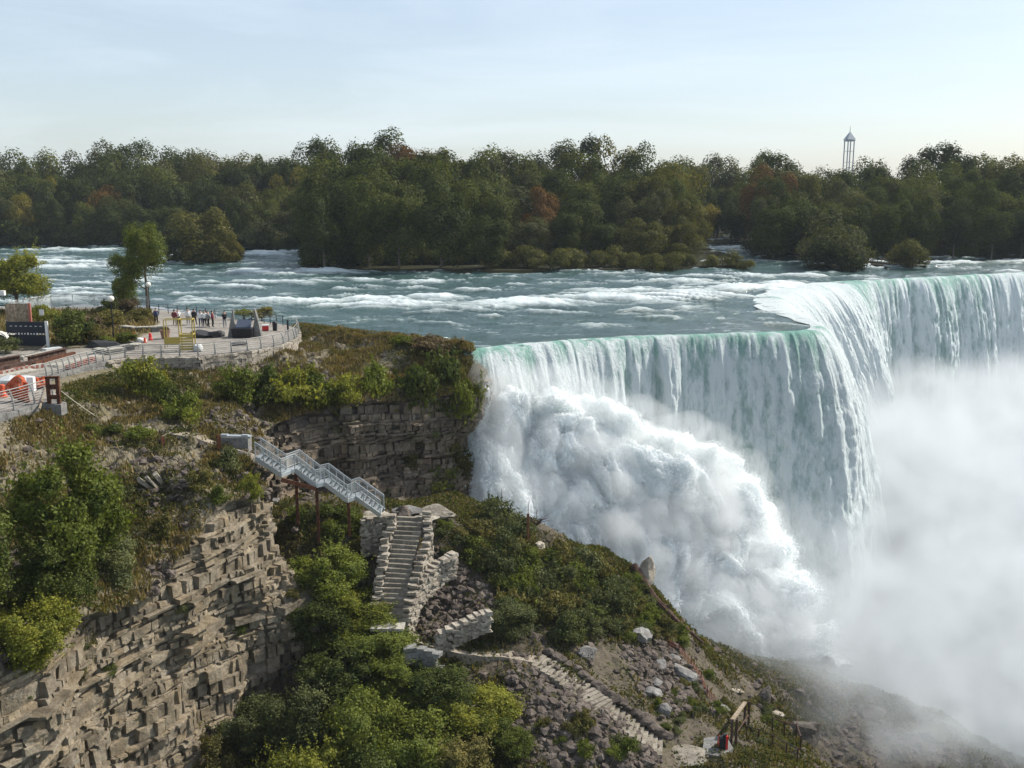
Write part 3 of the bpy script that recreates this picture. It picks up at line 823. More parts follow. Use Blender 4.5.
# ================================================================ mist standing in the basin
def volume_box(name, lo, hi, m, kind='stuff'):
    mb = MB(); c = [(a+b)/2 for a, b in zip(lo, hi)]; mb.box(c, [b-a for a, b in zip(lo, hi)])
    return tag(mb.build(name, m), kind=kind)
m = bpy.data.materials.new('mist'); m.use_nodes = True; t = NT(m); t.t.nodes.remove(t.b)
out_ = [n for n in t.t.nodes if n.type == 'OUTPUT_MATERIAL'][0]
pv = t.n('ShaderNodeVolumePrincipled'); pv.inputs['Color'].default_value = (.83, .86, .88, 1); pv.inputs['Anisotropy'].default_value = .15
g = t.n('ShaderNodeNewGeometry'); sx = t.n('ShaderNodeSeparateXYZ')
# use position in the volume
tcn = t.n('ShaderNodeTexCoord'); t.l(tcn.outputs['Object'], sx.inputs[0])
def mr(v, a, b, c, d, sm=True):
    n = t.n('ShaderNodeMapRange'); n.clamp = True
    if sm: n.interpolation_type = 'SMOOTHSTEP'
    t.l(v, n.inputs[0])
    for i, q in enumerate((a, b, c, d)): n.inputs[i+1].default_value = q
    return n.outputs[0]
xo, yo, zo = sx.outputs
topz = t.math('ADD', mr(yo, 96, 140, -20.5, -13.5), mr(yo, 76, 86, -3, 0))
topz = t.math('ADD', topz, mr(xo, 4, 30, -7, 0))
nz1 = t.noise(tcn.outputs['Object'], .075, 5, .6, .6)
topz = t.math('ADD', topz, t.math('MULTIPLY', t.math('SUBTRACT', nz1, .5), 17))
hz = t.math('SUBTRACT', topz, zo)
den = mr(hz, -1.5, 6.5, 0, 1)
nz2 = t.noise(tcn.outputs['Object'], .22, 4, .6, .4)
den = t.math('MULTIPLY', den, mr(nz2, .32, .66, .15, 1.2))
den = t.math('MULTIPLY', den, t.math('MAXIMUM', mr(yo, 76, 92, .15, 1), mr(xo, 17, 36, 0, 1)))
den = t.math('MULTIPLY', den, .14)
t.l(den, pv.inputs['Density']); t.l(pv.outputs[0], out_.inputs['Volume'])
volume_box('mist', (-6, 74, -38.5), (210, 206, -6), m)
m.cycles.volume_step_rate = 1.0

# even haze over the whole scene
m = bpy.data.materials.new('haze'); m.use_nodes = True; t = NT(m); t.t.nodes.remove(t.b)
out_ = [n for n in t.t.nodes if n.type == 'OUTPUT_MATERIAL'][0]
pv = t.n('ShaderNodeVolumePrincipled'); pv.inputs['Color'].default_value = (.82, .9, 1, 1); pv.inputs['Density'].default_value = .0001
t.l(pv.outputs[0], out_.inputs['Volume'])
HAZE = volume_box('haze', (-1500, -400, -43), (1500, 1700, 72), m)
# ================================================================ wooded shores and islands
L = {
 'dark':  m_leaf('leaf_dark_green', (.045, .062, .018), (.065, .08, .022), .3),
 'green': m_leaf('leaf_mid_green', (.075, .095, .024), (.10, .115, .03), .35),
 'olive': m_leaf('leaf_olive', (.098, .104, .034), (.125, .12, .042), .35),
 'grey':  m_leaf('leaf_grey_green', (.075, .085, .038), (.095, .10, .05), .3),
 'rust':  m_leaf('leaf_rust', (.13, .068, .03), (.17, .095, .035), .3),
 'gold':  m_leaf('leaf_yellow_green', (.15, .14, .03), (.20, .165, .035), .4),
}
FT = [tree_meshes('forest_tree_%d' % i, 20, 6.3+.5*(i % 3), 9.6, 10.0, 13+2*(i % 4), 11500, .46, 100+i, 'round', .3, .33+.02*(i % 3), .78) for i in range(8)]
FB = [tree_meshes('bank_shrub_%d' % i, 5, 3.0, 2.6, 2.3, 10, 4200, .30, 140+i, 'dome', .12, .45) for i in range(4)]
sky_px = [-200, 0, 60, 130, 200, 250, 300, 345, 385, 410, 440, 480, 520, 560, 600, 660, 700, 730, 770, 800, 850, 880, 905, 960, 1024, 1200]
sky_py = [146, 143, 147, 137, 137, 144, 141, 139, 128, 138, 137, 140, 136, 141, 136, 137, 149, 156, 151, 156, 165, 161, 150, 145, 148, 146]
KIND = {'dark': ('dark green', 'broadleaf tree'), 'green': ('mid green', 'broadleaf tree'), 'olive': ('olive green', 'broadleaf tree'), 'grey': ('grey green', 'broadleaf tree'), 'rust': ('rust brown', 'autumn tree'), 'gold': ('yellow green', 'tree')}
tr_ = random.Random(5)
def ground_patch(name, pts, z, mat_):
    c = np.mean(pts, axis=0); V = [(p[0], p[1], z) for p in pts]+[(c[0]+(p[0]-c[0])*1.03, c[1]+(p[1]-c[1])*1.03, -1.2) for p in pts]
    n = len(pts); me = bpy.data.meshes.new(name)
    me.from_pydata(V, [], [tuple(range(n))]+[(i+n, (i+1) % n+n, (i+1) % n, i) for i in range(n)]); me.update()
    return tag(link(name, me, mat_), kind='structure')
def forest(zone, group, px0, px1, Yf, Yb, rows, front_top, step=8.5, kinds=None, hmin=9):
    for r in range(rows):
        f = r/(rows-1)
        px = px0+tr_.uniform(0, 15)
        while px < px1:
            yf = Yf(px); yb = max(Yb, yf+20) if not callable(Yb) else Yb(px)
            Y = yf+(yb-yf)*f+tr_.uniform(-3, 3)
            ft = front_top(px); sk = np.interp(px, sky_px, sky_py)
            ty = ft+(sk-ft)*(f**.75)+tr_.uniform(0, 11 if f < 1 else 6)
            h = max(hmin, CAMZ+(191-ty)/1000*Y)
            k = tr_.choices(['dark', 'green', 'olive', 'grey', 'rust', 'gold'], kinds or [44, 24, 14, 9, 5 if f > .3 else 2, 3])[0]
            kk = KIND[k]
            p = At(px, 250, Y)
            s = h/20.0
            tm = tr_.choice(FT)
            row = 'front edge' if f < .2 else ('crest' if f > .85 else 'middle rows')
            o = place_tree('forest_tree', tm, (p[0], Y, .2), L[k], M['bark'], '%s %s in the %s of %s' % (kk[0], kk[1], row, zone), 'tree', '%s %ss in the %s of %s' % (kk[0], kk[1], row, zone), scale=max(.7, min(1.3, s*1.05))*tr_.uniform(.85, 1.15), sz=s*.97)
            px += step/Y*1000*tr_.uniform(.75, 1.3)*(1 if f > .2 else .9)
def bank(zone, pts, label, k='olive', s0=.7, s1=1.2):
    for px, py, s in pts:
        p = Az(px, py, .1)
        place_tree('bank_shrub', tr_.choice(FB), (p[0], p[1], -.7*s), L[k], M['bark'], label, 'shrub', zone, scale=s)
# ground of the islands and the far shore
me = np_mesh('far_ground', [(-4000, 283, .9), (-60, 283, .9), (60, 268, .9), (140, 262, .9), (4000, 300, .9), (5000, 5500, .9), (-5000, 5500, .9)][:4]+[(4000, 300, .9), (5000, 5500, .9), (-5000, 5500, .9)][:0] or [], [(0, 1, 2, 3)]) if False else None
me = bpy.data.meshes.new('far_ground'); me.from_pydata([(-4000, 291, .5), (-50, 291, .5), (30, 291, .5), (90, 300, .5), (4000, 300, .5), (5000, 5500, .5), (-5000, 5500, .5)], [], [(0, 1, 2, 3, 4, 5, 6)]); me.update()
tag(link('far_ground', me, M['bank']), kind='structure')
def A2(px, py): return tuple(Az(px, py, 0)[:2])
ground_patch('island_ground', [A2(304,268), A2(350,271), A2(420,273), A2(500,273), A2(620,271), A2(745,268), A2(754,264), A2(700,247), A2(640,244), (30, 292), (-60, 292), A2(305,256)], .5, M['bank'])
ground_patch('island_ground', [A2(752,255), A2(765,259), A2(860,259), A2(900,258), A2(1024,258), A2(1250,258), (330, 310), (90, 310), A2(748,245)], .5, M['bank'])
ground_patch('islet_ground', [A2(168,262), A2(236,263), A2(245,258), A2(232,253), A2(165,254)], .45, M['bank'])
ground_patch('islet_ground', [A2(808,267), A2(862,270), A2(868,264), A2(812,262)], .45, M['bank'])
ground_patch('islet_ground', [A2(888,266), A2(926,268), A2(930,263), A2(890,262)], .45, M['bank'])

forest('the far left shore', '', -110, 318, lambda px: 294, 345, 5, lambda px: 193, step=9.5)
forest('the central wooded island', '', 318, 492, lambda px: 203, lambda px: 290, 6, lambda px: np.interp(px, [318, 350, 440, 492], [190, 172, 182, 205]), step=8.2, kinds=[46, 28, 14, 4, 4, 3])
forest('the scrubby end of the central island', '', 490, 690, lambda px: 222, lambda px: 292, 5, lambda px: np.interp(px, [490, 560, 690], [205, 200, 218]), step=8.5, kinds=[32, 26, 18, 10, 9, 4])
forest('the shore beyond the side channel', '', 690, 775, lambda px: 296, 340, 4, lambda px: 200, step=9)
forest('the wooded island behind the right falls', '', 762, 1110, lambda px: np.interp(px, [760, 860, 1024], [232, 234, 238]), lambda px: 305, 6, lambda px: np.interp(px, [762, 850, 1024], [190, 196, 190]), step=8.6, kinds=[44, 26, 12, 8, 6, 3])
# single trees that stand out
def single(px, py_base, py_top, k, label, wide=1.0, Y=None, tm=0):
    p = Az(px, py_base, .2) if Y is None else At(px, 250, Y); Y = p[1]
    h = CAMZ+(191-py_top)/1000*Y; s = h/20
    place_tree('forest_tree', FT[tm], (p[0], Y, -2.4 if Y < 250 and py_base < 263 and px < 300 else .2), L[k], M['bark'], label, 'tree', None, scale=s*wide, sz=s)
single(413, 0, 145, 'rust', 'reddish brown tree on the skyline just right of the tallest dark crown', Y=286, tm=2)
single(384, 0, 137, 'dark', 'tallest dark tree on the skyline above the central island', Y=292, tm=1, wide=.85)
single(205, 262, 192, 'olive', 'broad olive tree on the islet in the left rapids', wide=1.55, tm=3)
single(178, 261, 215, 'dark', 'low dark tree at the left end of the islet in the rapids', wide=1.5, tm=5)
single(228, 261, 222, 'gold', 'small yellow green tree at the right end of the islet', wide=1.4, tm=6)
single(20, 0, 193, 'gold', 'yellow topped tree on the far left shore', Y=292, tm=4)
single(1008, 256, 222, 'green', 'small light green tree on the lawn at the right shore', wide=1.0, tm=2)
single(795, 258, 212, 'olive', 'rounded olive tree at the point of the right island', wide=1.6, tm=7)
single(866, 0, 152, 'dark', 'dark bushy treetop beside the pale observation tower', Y=300, tm=5, wide=.8)
bank('willow scrub along the front of the central island', [(500+i*19+tr_.uniform(-4, 4), 270+tr_.uniform(-1.5, 1.5)-(i > 9)*1.8, tr_.uniform(1.0, 1.3)-(i*.035)) for i in range(14)], 'olive willow scrub edging the front of the central island', 'olive')
bank('second rank of scrub on the central island', [(492+i*22+tr_.uniform(-4, 4), 259+tr_.uniform(-3, 2), tr_.uniform(1.2, 1.7)-i*.07) for i in range(9)], 'taller olive scrub behind the front willow scrub of the central island', 'grey')
bank('dark bushes hanging over the left point of the island', [(312+i*20, 266+tr_.uniform(-1, 1), tr_.uniform(1.1, 1.5)) for i in range(9)], 'dark bush overhanging the water at the left of the central island', 'dark')
bank('grey scrub on the low spit left of the island', [(240+i*14, 249+tr_.uniform(-1, 1), tr_.uniform(1.1, 1.7)) for i in range(5)], 'grey green scrub on the low spit left of the central island', 'grey')
bank('dark bushes along the far left shore', [(-60+i*22, 246, tr_.uniform(1.3, 2)) for i in range(16)], 'dark bush at the waterline of the far left shore', 'dark')
bank('scrub on the rock in the right rapids', [(818, 267, 1.7), (836, 269, 2.1), (852, 270, 1.6), (828, 263, 2.4)], 'grey olive scrub on the rock above the right falls', 'grey')
bank('bush on the small rock', [(900, 267, 1.15), (913, 268, 1.3)], 'low round bush on the small rock nearest the right brink', 'olive')
bank('dark bushes along the right island', [(760+i*20, 257+tr_.uniform(-1, 1), tr_.uniform(1.2, 1.8)) for i in range(7)], 'dark bush at the waterline of the right island', 'dark')
bank('low hedge of scrub along the right shore', [(935+i*17, 257, tr_.uniform(.6, .8)) for i in range(9)], 'low scrub along the right shore below the lawn', 'dark')
# driftwood and rocks between the two right rocks
for i, (a, b, lb) in enumerate([((864, 262), (896, 265), 'long bleached log stranded between the two rocks'), ((872, 265), (890, 268), 'short dark log lying below the bleached log'), ((880, 260), (900, 262), 'thin log lying behind the bleached log')]):
    pa, pb = Az(*a, .5), Az(*b, .4); mb = MB(); mb.tube([pa, (pa+pb)/2+np.array([0, .4, .2]), pb], [.32, .28, .16], 7)
    mb.tube([(pa+pb)/2, (pa+pb)/2+np.array([.8, .3, 1.1])], [.12, .05], 5)
    tag(mb.build('driftwood_log', M['bark']), lb, 'log', 'driftwood between the rocks')
# pale four legged observation tower beyond the trees
tp = At(848, 165, 620); tr = empty('observation_tower', (tp[0], 620, .5), R(12), 'slender pale four legged tower with pointed top rising over the forest', 'tower')
zt = CAMZ+(190-130)/1000*620
pm = mat('pale_steel', (.36, .39, .42), .5)
hh = zt-9
for x in (-2, 2):
    for y in (-2, 2):
        mb = MB(); mb.bar((x, y, 0), (x, y, hh), .5); mb.build('leg', pm, tr)
mb = MB()
for z in np.arange(6, hh, 6.5): 
    for a, b in (((-2, -2), (2, -2)), ((2, -2), (2, 2)), ((2, 2), (-2, 2)), ((-2, 2), (-2, -2))): mb.bar((*a, z), (*b, z), .16)
mb.build('cross_brace', pm, tr)
mb = MB(); mb.box((0, 0, hh+.5), (4.9, 4.9, .8)); mb.build('top_platform', pm, tr)
mb = MB(); b = len(mb.v); mb.add([(-2.7, -2.7, hh+1.1), (2.7, -2.7, hh+1.1), (2.7, 2.7, hh+1.1), (-2.7, 2.7, hh+1.1), (0, 0, hh+6)], [(0, 1, 4), (1, 2, 4), (2, 3, 4), (3, 0, 4)]); mb.build('roof', pm, tr)
mb = MB(); mb.tube([(0, 0, hh+5.5), (0, 0, hh+9)], [.2, .1], 6); mb.build('mast', pm, tr)
# ================================================================ looking points up on the built ground
from mathutils.bvhtree import BVHTree
bpy.context.view_layer.update(); dg = bpy.context.evaluated_depsgraph_get()
BV = [(n, BVHTree.FromObject(o, dg)) for n, o in (('slope', slope), ('cliff', cliff), ('talus', talus))]
def Hit(px, py, only=None):
    r = Vector(ray(px, py)).normalized(); best = None
    for n, b in BV:
        if only and n not in only: continue
        h = b.ray_cast(Vector((0, 0, CAMZ)), r)
        if h[0] is not None and (best is None or h[3] < best[2]): best = (h[0], h[1], h[3], n)
    return best
def Down(x, y, z0=12):
    best = None
    for n, b in BV:
        h = b.ray_cast(Vector((x, y, z0)), Vector((0, 0, -1)))
        if h[0] is not None and (best is None or h[0].z > best): best = h[0].z
    return best if best is not None else -20

# ================================================================ shrubs and trees of the gorge
LN = {
 'green': m_leaf('shrub_green', (.075, .095, .022), (.105, .125, .028), .35),
 'dark':  m_leaf('shrub_dark', (.045, .06, .018), (.06, .075, .022), .3),
 'lime':  m_leaf('shrub_yellow_green', (.12, .135, .026), (.16, .165, .035), .4),
 'olive': m_leaf('shrub_olive', (.085, .08, .03), (.11, .10, .04), .3),
 'grey':  m_leaf('shrub_grey_green', (.065, .078, .035), (.085, .095, .05), .3),
 'orange': m_leaf('shrub_orange', (.10, .12, .028), (.13, .14, .03), .35, dry=(.26, .13, .03)),
 'purple': m_leaf('shrub_brown', (.07, .055, .04), (.085, .065, .045), .25),
}
SH = [tree_meshes('shrub_%d' % i, 2, 1.0, .72, .62, 10+i, 4600, .105, 200+i, 'dome' if i % 2 else 'round', .06, .42, .35, None, 1.2, .2) for i in range(6)]
BIG = [tree_meshes('broad_tree_%d' % i, 8, 3.0, 3.3, 4.2, 20+4*i, 30000, .165, 230+i, 'round', .2, .28, .5, None, 1.2, .12) for i in range(4)]
def shrub(px, py, wpx, hpx, k, label, cat='shrub', group=None, name='shrub', only=None, sink=.12, tm=None):
    """px,py = where the foot stands on the ground as seen; size from its span in metres at that distance"""
    h = Hit(px, py, only)
    if h is None: return None
    p = h[0]; Y = p.y; sc_ = math.hypot(p.y, CAMZ-p.z)/1000*.98
    rx = wpx*sc_/2/1.0; hz = hpx*sc_
    o = place_tree(name, tm or tr_.choice(SH), (p.x, p.y+rx*.35, p.z-hz*sink), LN[k], M['bark'], label, cat, group, scale=rx, sz=hz/1.42)
    return o
# on the promontory and the rim of the middle cliff
for a in [
 (236, 402, 46, 42, 'green', 'green shrub at the left end of the rim thicket above the metal stairs'),
 (262, 406, 50, 44, 'dark', 'dark dense shrub on the rim just above the top of the metal stairs'),
 (290, 408, 52, 46, 'lime', 'yellow green shrub in the middle of the rim thicket'),
 (318, 410, 50, 44, 'green', 'green shrub spilling over the rim between the lime one and the round one'),
 (344, 404, 40, 34, 'lime', 'small lime shrub just left of the round rim bush'),
 (381, 404, 56, 46, 'green', 'round green bush standing alone on the rim of the middle cliff'),
 (418, 408, 44, 62, 'dark', 'tall dark shrub right of the round rim bush'),
 (444, 412, 54, 70, 'dark', 'large dark shrub crowning the right end of the rim'),
 (466, 420, 40, 58, 'green', 'green shrub overhanging the falls at the end of the rim'),
 (432, 352, 56, 20, 'purple', 'low brownish shrub at the water edge above the near falls'),
 (404, 346, 26, 14, 'green', 'small green shrub beside the brownish one at the water edge'),
 (458, 356, 30, 14, 'dark', 'low dark shrub at the very edge of the near falls'),
 (452, 462, 46, 40, 'olive', 'olive shrub clinging to the end of the middle cliff'),
 (440, 490, 40, 30, 'green', 'green shrub at the foot of the cliff end'),
 (424, 446, 34, 28, 'grey', 'grey green shrub growing on the cliff ledge left of the olive one'),
 (466, 486, 26, 36, 'olive', 'narrow olive shrub on the cliff corner beside the falls'),
 (408, 468, 30, 20, 'olive', 'small olive shrub low on the middle cliff'),
 (138, 396, 50, 44, 'orange', 'orange tinged bush below the promenade railing'),
 (160, 402, 30, 32, 'green', 'green bush touching the orange tinged one'),
 (182, 424, 40, 36, 'green', 'rounded green bush on the bank below the stone wall'),
 (172, 408, 34, 26, 'dark', 'dark bush between the orange tinged one and the rounded one'),
 (112, 436, 30, 14, 'dark', 'low dark bush above the cut rock slope'),
 (138, 440, 30, 18, 'green', 'low leafy bush right of the low dark one'),
 (92, 432, 24, 10, 'green', 'tiny green bush near the end of the rope'),
 (200, 492, 30, 26, 'olive', 'olive bush on the rocky nose of the near cliff'),
 (228, 480, 34, 40, 'grey', 'grey green bush on top of the rocky nose'),
 (250, 500, 26, 30, 'lime', 'yellow bush at the outer edge of the rocky nose'),
 (160, 540, 30, 26, 'olive', 'olive bush right of the big maple'),
 (215, 505, 26, 20, 'green', 'green tuft between the olive and yellow bushes of the nose'),
 (120, 500, 26, 18, 'grey', 'grey weedy bush right above the big maple'),
 (60, 470, 30, 14, 'olive', 'flat olive bush up the slope behind the maple'),
 (20, 500, 24, 18, 'olive', 'withered olive bush left of the maple'),
 ]: shrub(*a)
def big(px, py, wpx, hpx, k, label, name='tree', tm=0, only=None, cat='tree'):
    h = Hit(px, py, only); p = h[0]; s_ = math.hypot(p.y, CAMZ-p.z)/1000*.98
    place_tree(name, BIG[tm], (p.x, p.y, p.z-.3), LN[k], M['bark'], label, cat, None, scale=wpx*s_/2/3.0, sz=hpx*s_/7.5)
big(78, 592, 118, 160, 'green', 'large dark maple leaning out over the near cliff edge', tm=0)
big(62, 612, 90, 90, 'dark', 'dark understory tree beneath the large maple', tm=1)
big(112, 616, 78, 86, 'grey', 'grey green tree under the right side of the large maple', tm=2)
big(36, 672, 84, 84, 'lime', 'bright green young tree on the cliff edge at the left', tm=3)
big(70, 680, 60, 70, 'olive', 'thin olive tree just right of the bright green young tree', tm=1)
big(-40, 640, 120, 150, 'dark', 'dark tree cut by the left side on the cliff edge', tm=2)
# trees rising from the gully below the stone stairs: their feet are hidden, their crowns stand where seen
def crown_at(px, pytop, wpx, Y, k, label, tm=0, name='tree', ht=None):
    c = At(px, pytop, Y); s_ = math.hypot(Y, CAMZ-c[2])/1000*.98
    g = Down(c[0], Y, c[2]+3); h = max(c[2]-g, 2.5); w_ = wpx*s_/2
    place_tree(name, BIG[tm], (c[0], Y, g-.4), LN[k], M['bark'], label, 'tree', None, scale=w_/3.0, sz=(h+.4)/7.4)
for a in [
 (330, 545, 86, 69, 'green', 'green tree with a lit top left of the stone stairs', 0),
 (352, 590, 80, 67.5, 'lime', 'yellow green tree beside the lower half of the stone stairs', 1),
 (318, 600, 70, 66, 'dark', 'dark tree in the cleft beside the grey cliff nose', 2),
 (378, 620, 84, 65.5, 'green', 'bushy green tree in front of the foot of the stone stairs', 3),
 (345, 645, 90, 63, 'dark', 'dark tree in the gully left of centre', 0),
 (400, 655, 90, 62.5, 'green', 'green tree below the stone landing', 1),
 (440, 672, 84, 61.5, 'dark', 'dark green tree in the middle of the gully thicket', 2),
 (478, 690, 80, 60.5, 'lime', 'yellow green tree at the right of the gully thicket', 3),
 (505, 716, 60, 59.5, 'green', 'small green tree at the right corner of the gully thicket', 0),
 (300, 680, 84, 60, 'grey', 'grey green tree under the grey cliff nose', 1),
 (360, 700, 96, 58.5, 'green', 'wide green tree low in the gully', 2),
 (420, 716, 96, 57.5, 'green', 'full crowned tree at the bottom centre of the gully', 3),
 (462, 735, 80, 56.5, 'olive', 'olive tinged tree at the bottom of the gully', 1),
 (245, 700, 74, 61, 'grey', 'pale grey green tree against the foot of the near cliff', 3),
 (215, 735, 70, 58, 'olive', 'olive tree at the bottom against the near cliff', 0),
 (310, 740, 90, 55.5, 'lime', 'bright green tree at the bottom edge left of centre', 1),
 (370, 755, 90, 54.5, 'dark', 'dark tree at the bottom edge under the full crowned one', 2),
 (270, 758, 80, 55, 'dark', 'dark tree at the bottom edge beside the cliff foot', 3),
 (508, 612, 62, 69.5, 'grey', 'grey green tree growing beside the landing above the lower steps', 2),
 ]: crown_at(a[0], a[1], a[2], a[3], a[4], a[5], a[6])
# shrubs of the talus hump: many of a kind, thinning to the right
cov = [('olive', 'olive'), ('green', 'green'), ('dark', 'dark green'), ('grey', 'grey green')]
rs = random.Random(3)
def hump(n, poly, w0, w1, place, kinds=(3, 3, 3, 4), hr=.7):
    xs = [p[0] for p in poly]; ys = [p[1] for p in poly]; c = 0; tries = 0
    while c < n and tries < 5000:
        tries += 1
        x = rs.uniform(min(xs), max(xs)); y = rs.uniform(min(ys), max(ys))
        if not bool(inpoly(np.array([x]), np.array([y]), poly)[0]): continue
        k, w_ = rs.choices(cov, kinds)[0]; ww = rs.uniform(w0, w1)
        if shrub(x, y, ww, ww*rs.uniform(.5, .9)*hr/.7, k, '%s shrub %s' % (w_, place), 'shrub', '%s shrubs %s' % (w_, place), only=('talus',)): c += 1
hump(80, [(470, 530), (500, 528), (560, 548), (600, 572), (630, 620), (620, 655), (560, 650), (530, 625), (480, 600), (470, 560)], 22, 42, 'covering the upper talus hump', (4, 3, 2, 5))
hump(50, [(600, 580), (640, 588), (690, 650), (670, 650), (640, 640), (620, 650), (600, 620)], 12, 26, 'on the steep side of the hump toward the falls', (5, 4, 0, 4), .6)
hump(44, [(650, 700), (720, 668), (760, 700), (800, 740), (780, 764), (720, 720), (690, 735), (660, 735)], 8, 18, 'around the lowest path', (5, 6, 0, 4), .6)
hump(12, [(285, 520), (350, 510), (372, 560), (330, 560), (290, 545)], 18, 34, 'under the metal staircase', (3, 5, 3, 3))
hump(10, [(520, 690), (600, 730), (640, 768), (560, 768)], 16, 30, 'on the rubble below the lower steps', (4, 4, 1, 3))
hump(8, [(430, 530), (470, 530), (470, 555), (440, 560)], 14, 24, 'right of the top of the stone stairs', (6, 1, 0, 4), .5)

ct_ = 0
while ct_ < 22:
    x, y = rs.uniform(20, 300), rs.uniform(560, 760)
    h_ = Hit(x, y)
    if h_ is None or h_[3] != 'cliff': x = 400; ct_ += .2; continue
    k, w_ = rs.choices(cov, (4, 3, 1, 5))[0]; ww = rs.uniform(8, 24)
    shrub(x, y, ww, ww*rs.uniform(.5, .9), k, '%s tuft rooted in the joints of the near cliff face' % w_, 'shrub', '%s tufts on the near cliff face' % w_, only=('cliff',)); ct_ += 1
# ================================================================ ground cover: uncountable
def blades(name, P, size, mat_, label_up=1.0):
    n = len(P); a = rng.uniform(0, 6.28, n); s_ = size*rng.uniform(.5, 1.5, n)
    wv = np.stack([np.cos(a), np.sin(a), 0*a], 1)*(s_*.22)[:, None]
    up = np.stack([rng.normal(0, .35, n), rng.normal(0, .35, n), 1+0*a], 1)*s_[:, None]
    V = np.stack([P-wv-[0, 0, .05], P+wv-[0, 0, .05], P+up+wv*.3, P+up-wv*.3], 1).reshape(-1, 3)
    me = np_mesh(name, V, np.arange(4*n).reshape(n, 4), False, {'leafv': np.repeat(rng.uniform(0, 1, n), 4)})
    return tag(link(name, me, mat_), kind='stuff')
m_gold = m_leaf('dry_grass_blades', (.20, .155, .08), (.20, .155, .08), .3, dry=(.125, .12, .05))
m_herb = m_leaf('green_herbs', (.075, .088, .025), (.075, .088, .025), .35, dry=(.13, .105, .045))
gp = Gs.reshape(-1, 3); pxg, pyg = project(gp)
area = np.linalg.norm(np.cross(np.gradient(Gs, axis=0), np.gradient(Gs, axis=1)), axis=2).ravel()
vg = np.tile(np.linspace(0, 1, Gs.shape[1]), Gs.shape[0])
def pick(wt_, n):
    w_ = wt_*area; k = rng.choice(len(gp), n, p=w_/w_.sum()); return gp[k]+rng.normal(size=(n, 3))*np.array([.12, .12, .0])
inside = (pxg > -120) & (vg > .1)
gold_w = inside*np.where(pxg > 200, 1.0, .45)*np.clip(.9+fbm(gp*.25, 3, 71)*1.6, .05, 2)*np.where((rocky.ravel() > .4), .12, 1)
blades('dry_grass', pick(gold_w, 110000), .26, m_gold)
herb_w = inside*np.where(pxg > 200, .35, 1)*np.clip(fbm(gp*.2+7, 4, 73)*2.2+.1, 0, 2)
P_ = pick(herb_w, 60000); P_[:, 2] += rng.uniform(0, .3, len(P_))
tag(link('ground_cover', leaf_mesh('herbs', P_, .17), m_herb), kind='stuff')
# talus cover
tp_ = np.stack([X, Y, Zt], -1); ta = np.linalg.norm(np.cross(np.gradient(tp_, axis=0), np.gradient(tp_, axis=1)), axis=2).ravel()
tp_ = tp_.reshape(-1, 3); tx, ty = project(tp_)
def reg(poly): return inpoly(tx, ty, poly).astype(float)
view = ((tx > 180) & (tx < 1080) & (ty < 800) & (tp_[:, 1] > 52) & (tp_[:, 1] < 108)).astype(float)
bare = np.clip(reg([(430, 545), (480, 575), (500, 612), (440, 640), (405, 640)])+reg([(505, 668), (560, 690), (640, 740), (660, 768), (520, 768)])+reg([(620, 645), (672, 640), (705, 690), (670, 720), (636, 690)])+reg([(505, 655), (540, 655), (640, 735), (600, 735), (530, 690)])+.22*reg([(700, 640), (1000, 740), (1024, 768), (850, 768)]), 0, 1)
wt2 = view*(1-.82*bare)*np.clip(.75+fbm(tp_*.3, 4, 77)*1.5, .03, 2)*ta
def pickt(w_, n): k = rng.choice(len(tp_), n, p=w_/w_.sum()); return tp_[k]+rng.normal(size=(n, 3))*np.array([.12, .12, 0])
P_ = pickt(wt2, 190000); P_[:, 2] += rng.uniform(0, .35, len(P_))
tag(link('ground_cover', leaf_mesh('talus_herbs', P_, .20), m_herb), kind='stuff')
blades('dry_grass', pickt(wt2, 50000), .3, m_gold)
# rubble
def rubble(name, P, smin, smax, mat_, ex=2.2):
    n = len(P); V0, F0 = ICO[1]; nv = len(V0)
    s_ = smin+(smax-smin)*rng.uniform(0, 1, n)**ex*1.0
    ax = rng.uniform(.6, 1.3, (n, 3)); A3 = rng.normal(size=(n, 3, 3)); Q3 = np.linalg.qr(A3)[0]
    jit = 1+rng.uniform(-.28, .22, (n, nv, 1))
    V = V0[None]*jit*ax[:, None, :]; V = np.einsum('nij,nvj->nvi', Q3, V)*(s_[:, None, None]*.5)
    V[..., 2] *= .75
    V = V+P[:, None, :]
    F = (np.array(F0)[None]+(np.arange(n)*nv)[:, None, None]).reshape(-1, 3)
    return tag(link(name, np_mesh(name, V.reshape(-1, 3), F), mat_), kind='stuff')
rubble('rubble', pickt(view*np.clip(bare, 0, 1)*ta+view*.04*ta, 12500), .12, 1.0, M['rubble'], 3.2)
k_ = (rocky.ravel() > .35)*inside+.06*inside
rubble('rubble', pick(k_, 5000), .08, .8, M['rubble'], 3.5)
# ================================================================ materials of the built things
steel = mat('galvanised_steel', (.46, .49, .50), .45, .6)
steel_d = mat('weathered_aluminium', (.24, .24, .225), .6, .2)
rust = m_soil('rusty_steel', [(.05, .025, .018), (.12, .05, .028), (.17, .08, .045)], 4, .01)
dark = mat('black_sheet', (.012, .013, .016), .5)
navy = mat('dark_navy_panel', (.012, .016, .028), .5)
white = mat('white_paint', (.72, .71, .68), .6)
cream = mat('cream_paint', (.62, .58, .50), .6)
orange = mat('orange_plastic', (.55, .085, .03), .6)
netm = m_soil('orange_net', [(.20, .03, .02), (.50, .09, .035), (.62, .16, .08), (.55, .35, .28)], 3.5, .12)
redp = mat('red_plastic', (.55, .03, .025), .5)
yellow = mat('yellow_paint', (.42, .32, .07), .6)
wood = m_soil('weathered_timber', [(.18, .13, .09), (.30, .24, .17), (.40, .34, .26)], 2.5, .01)
woodd = m_soil('dark_stained_timber', [(.05, .03, .025), (.10, .06, .045), (.15, .10, .08)], 2.5, .01)
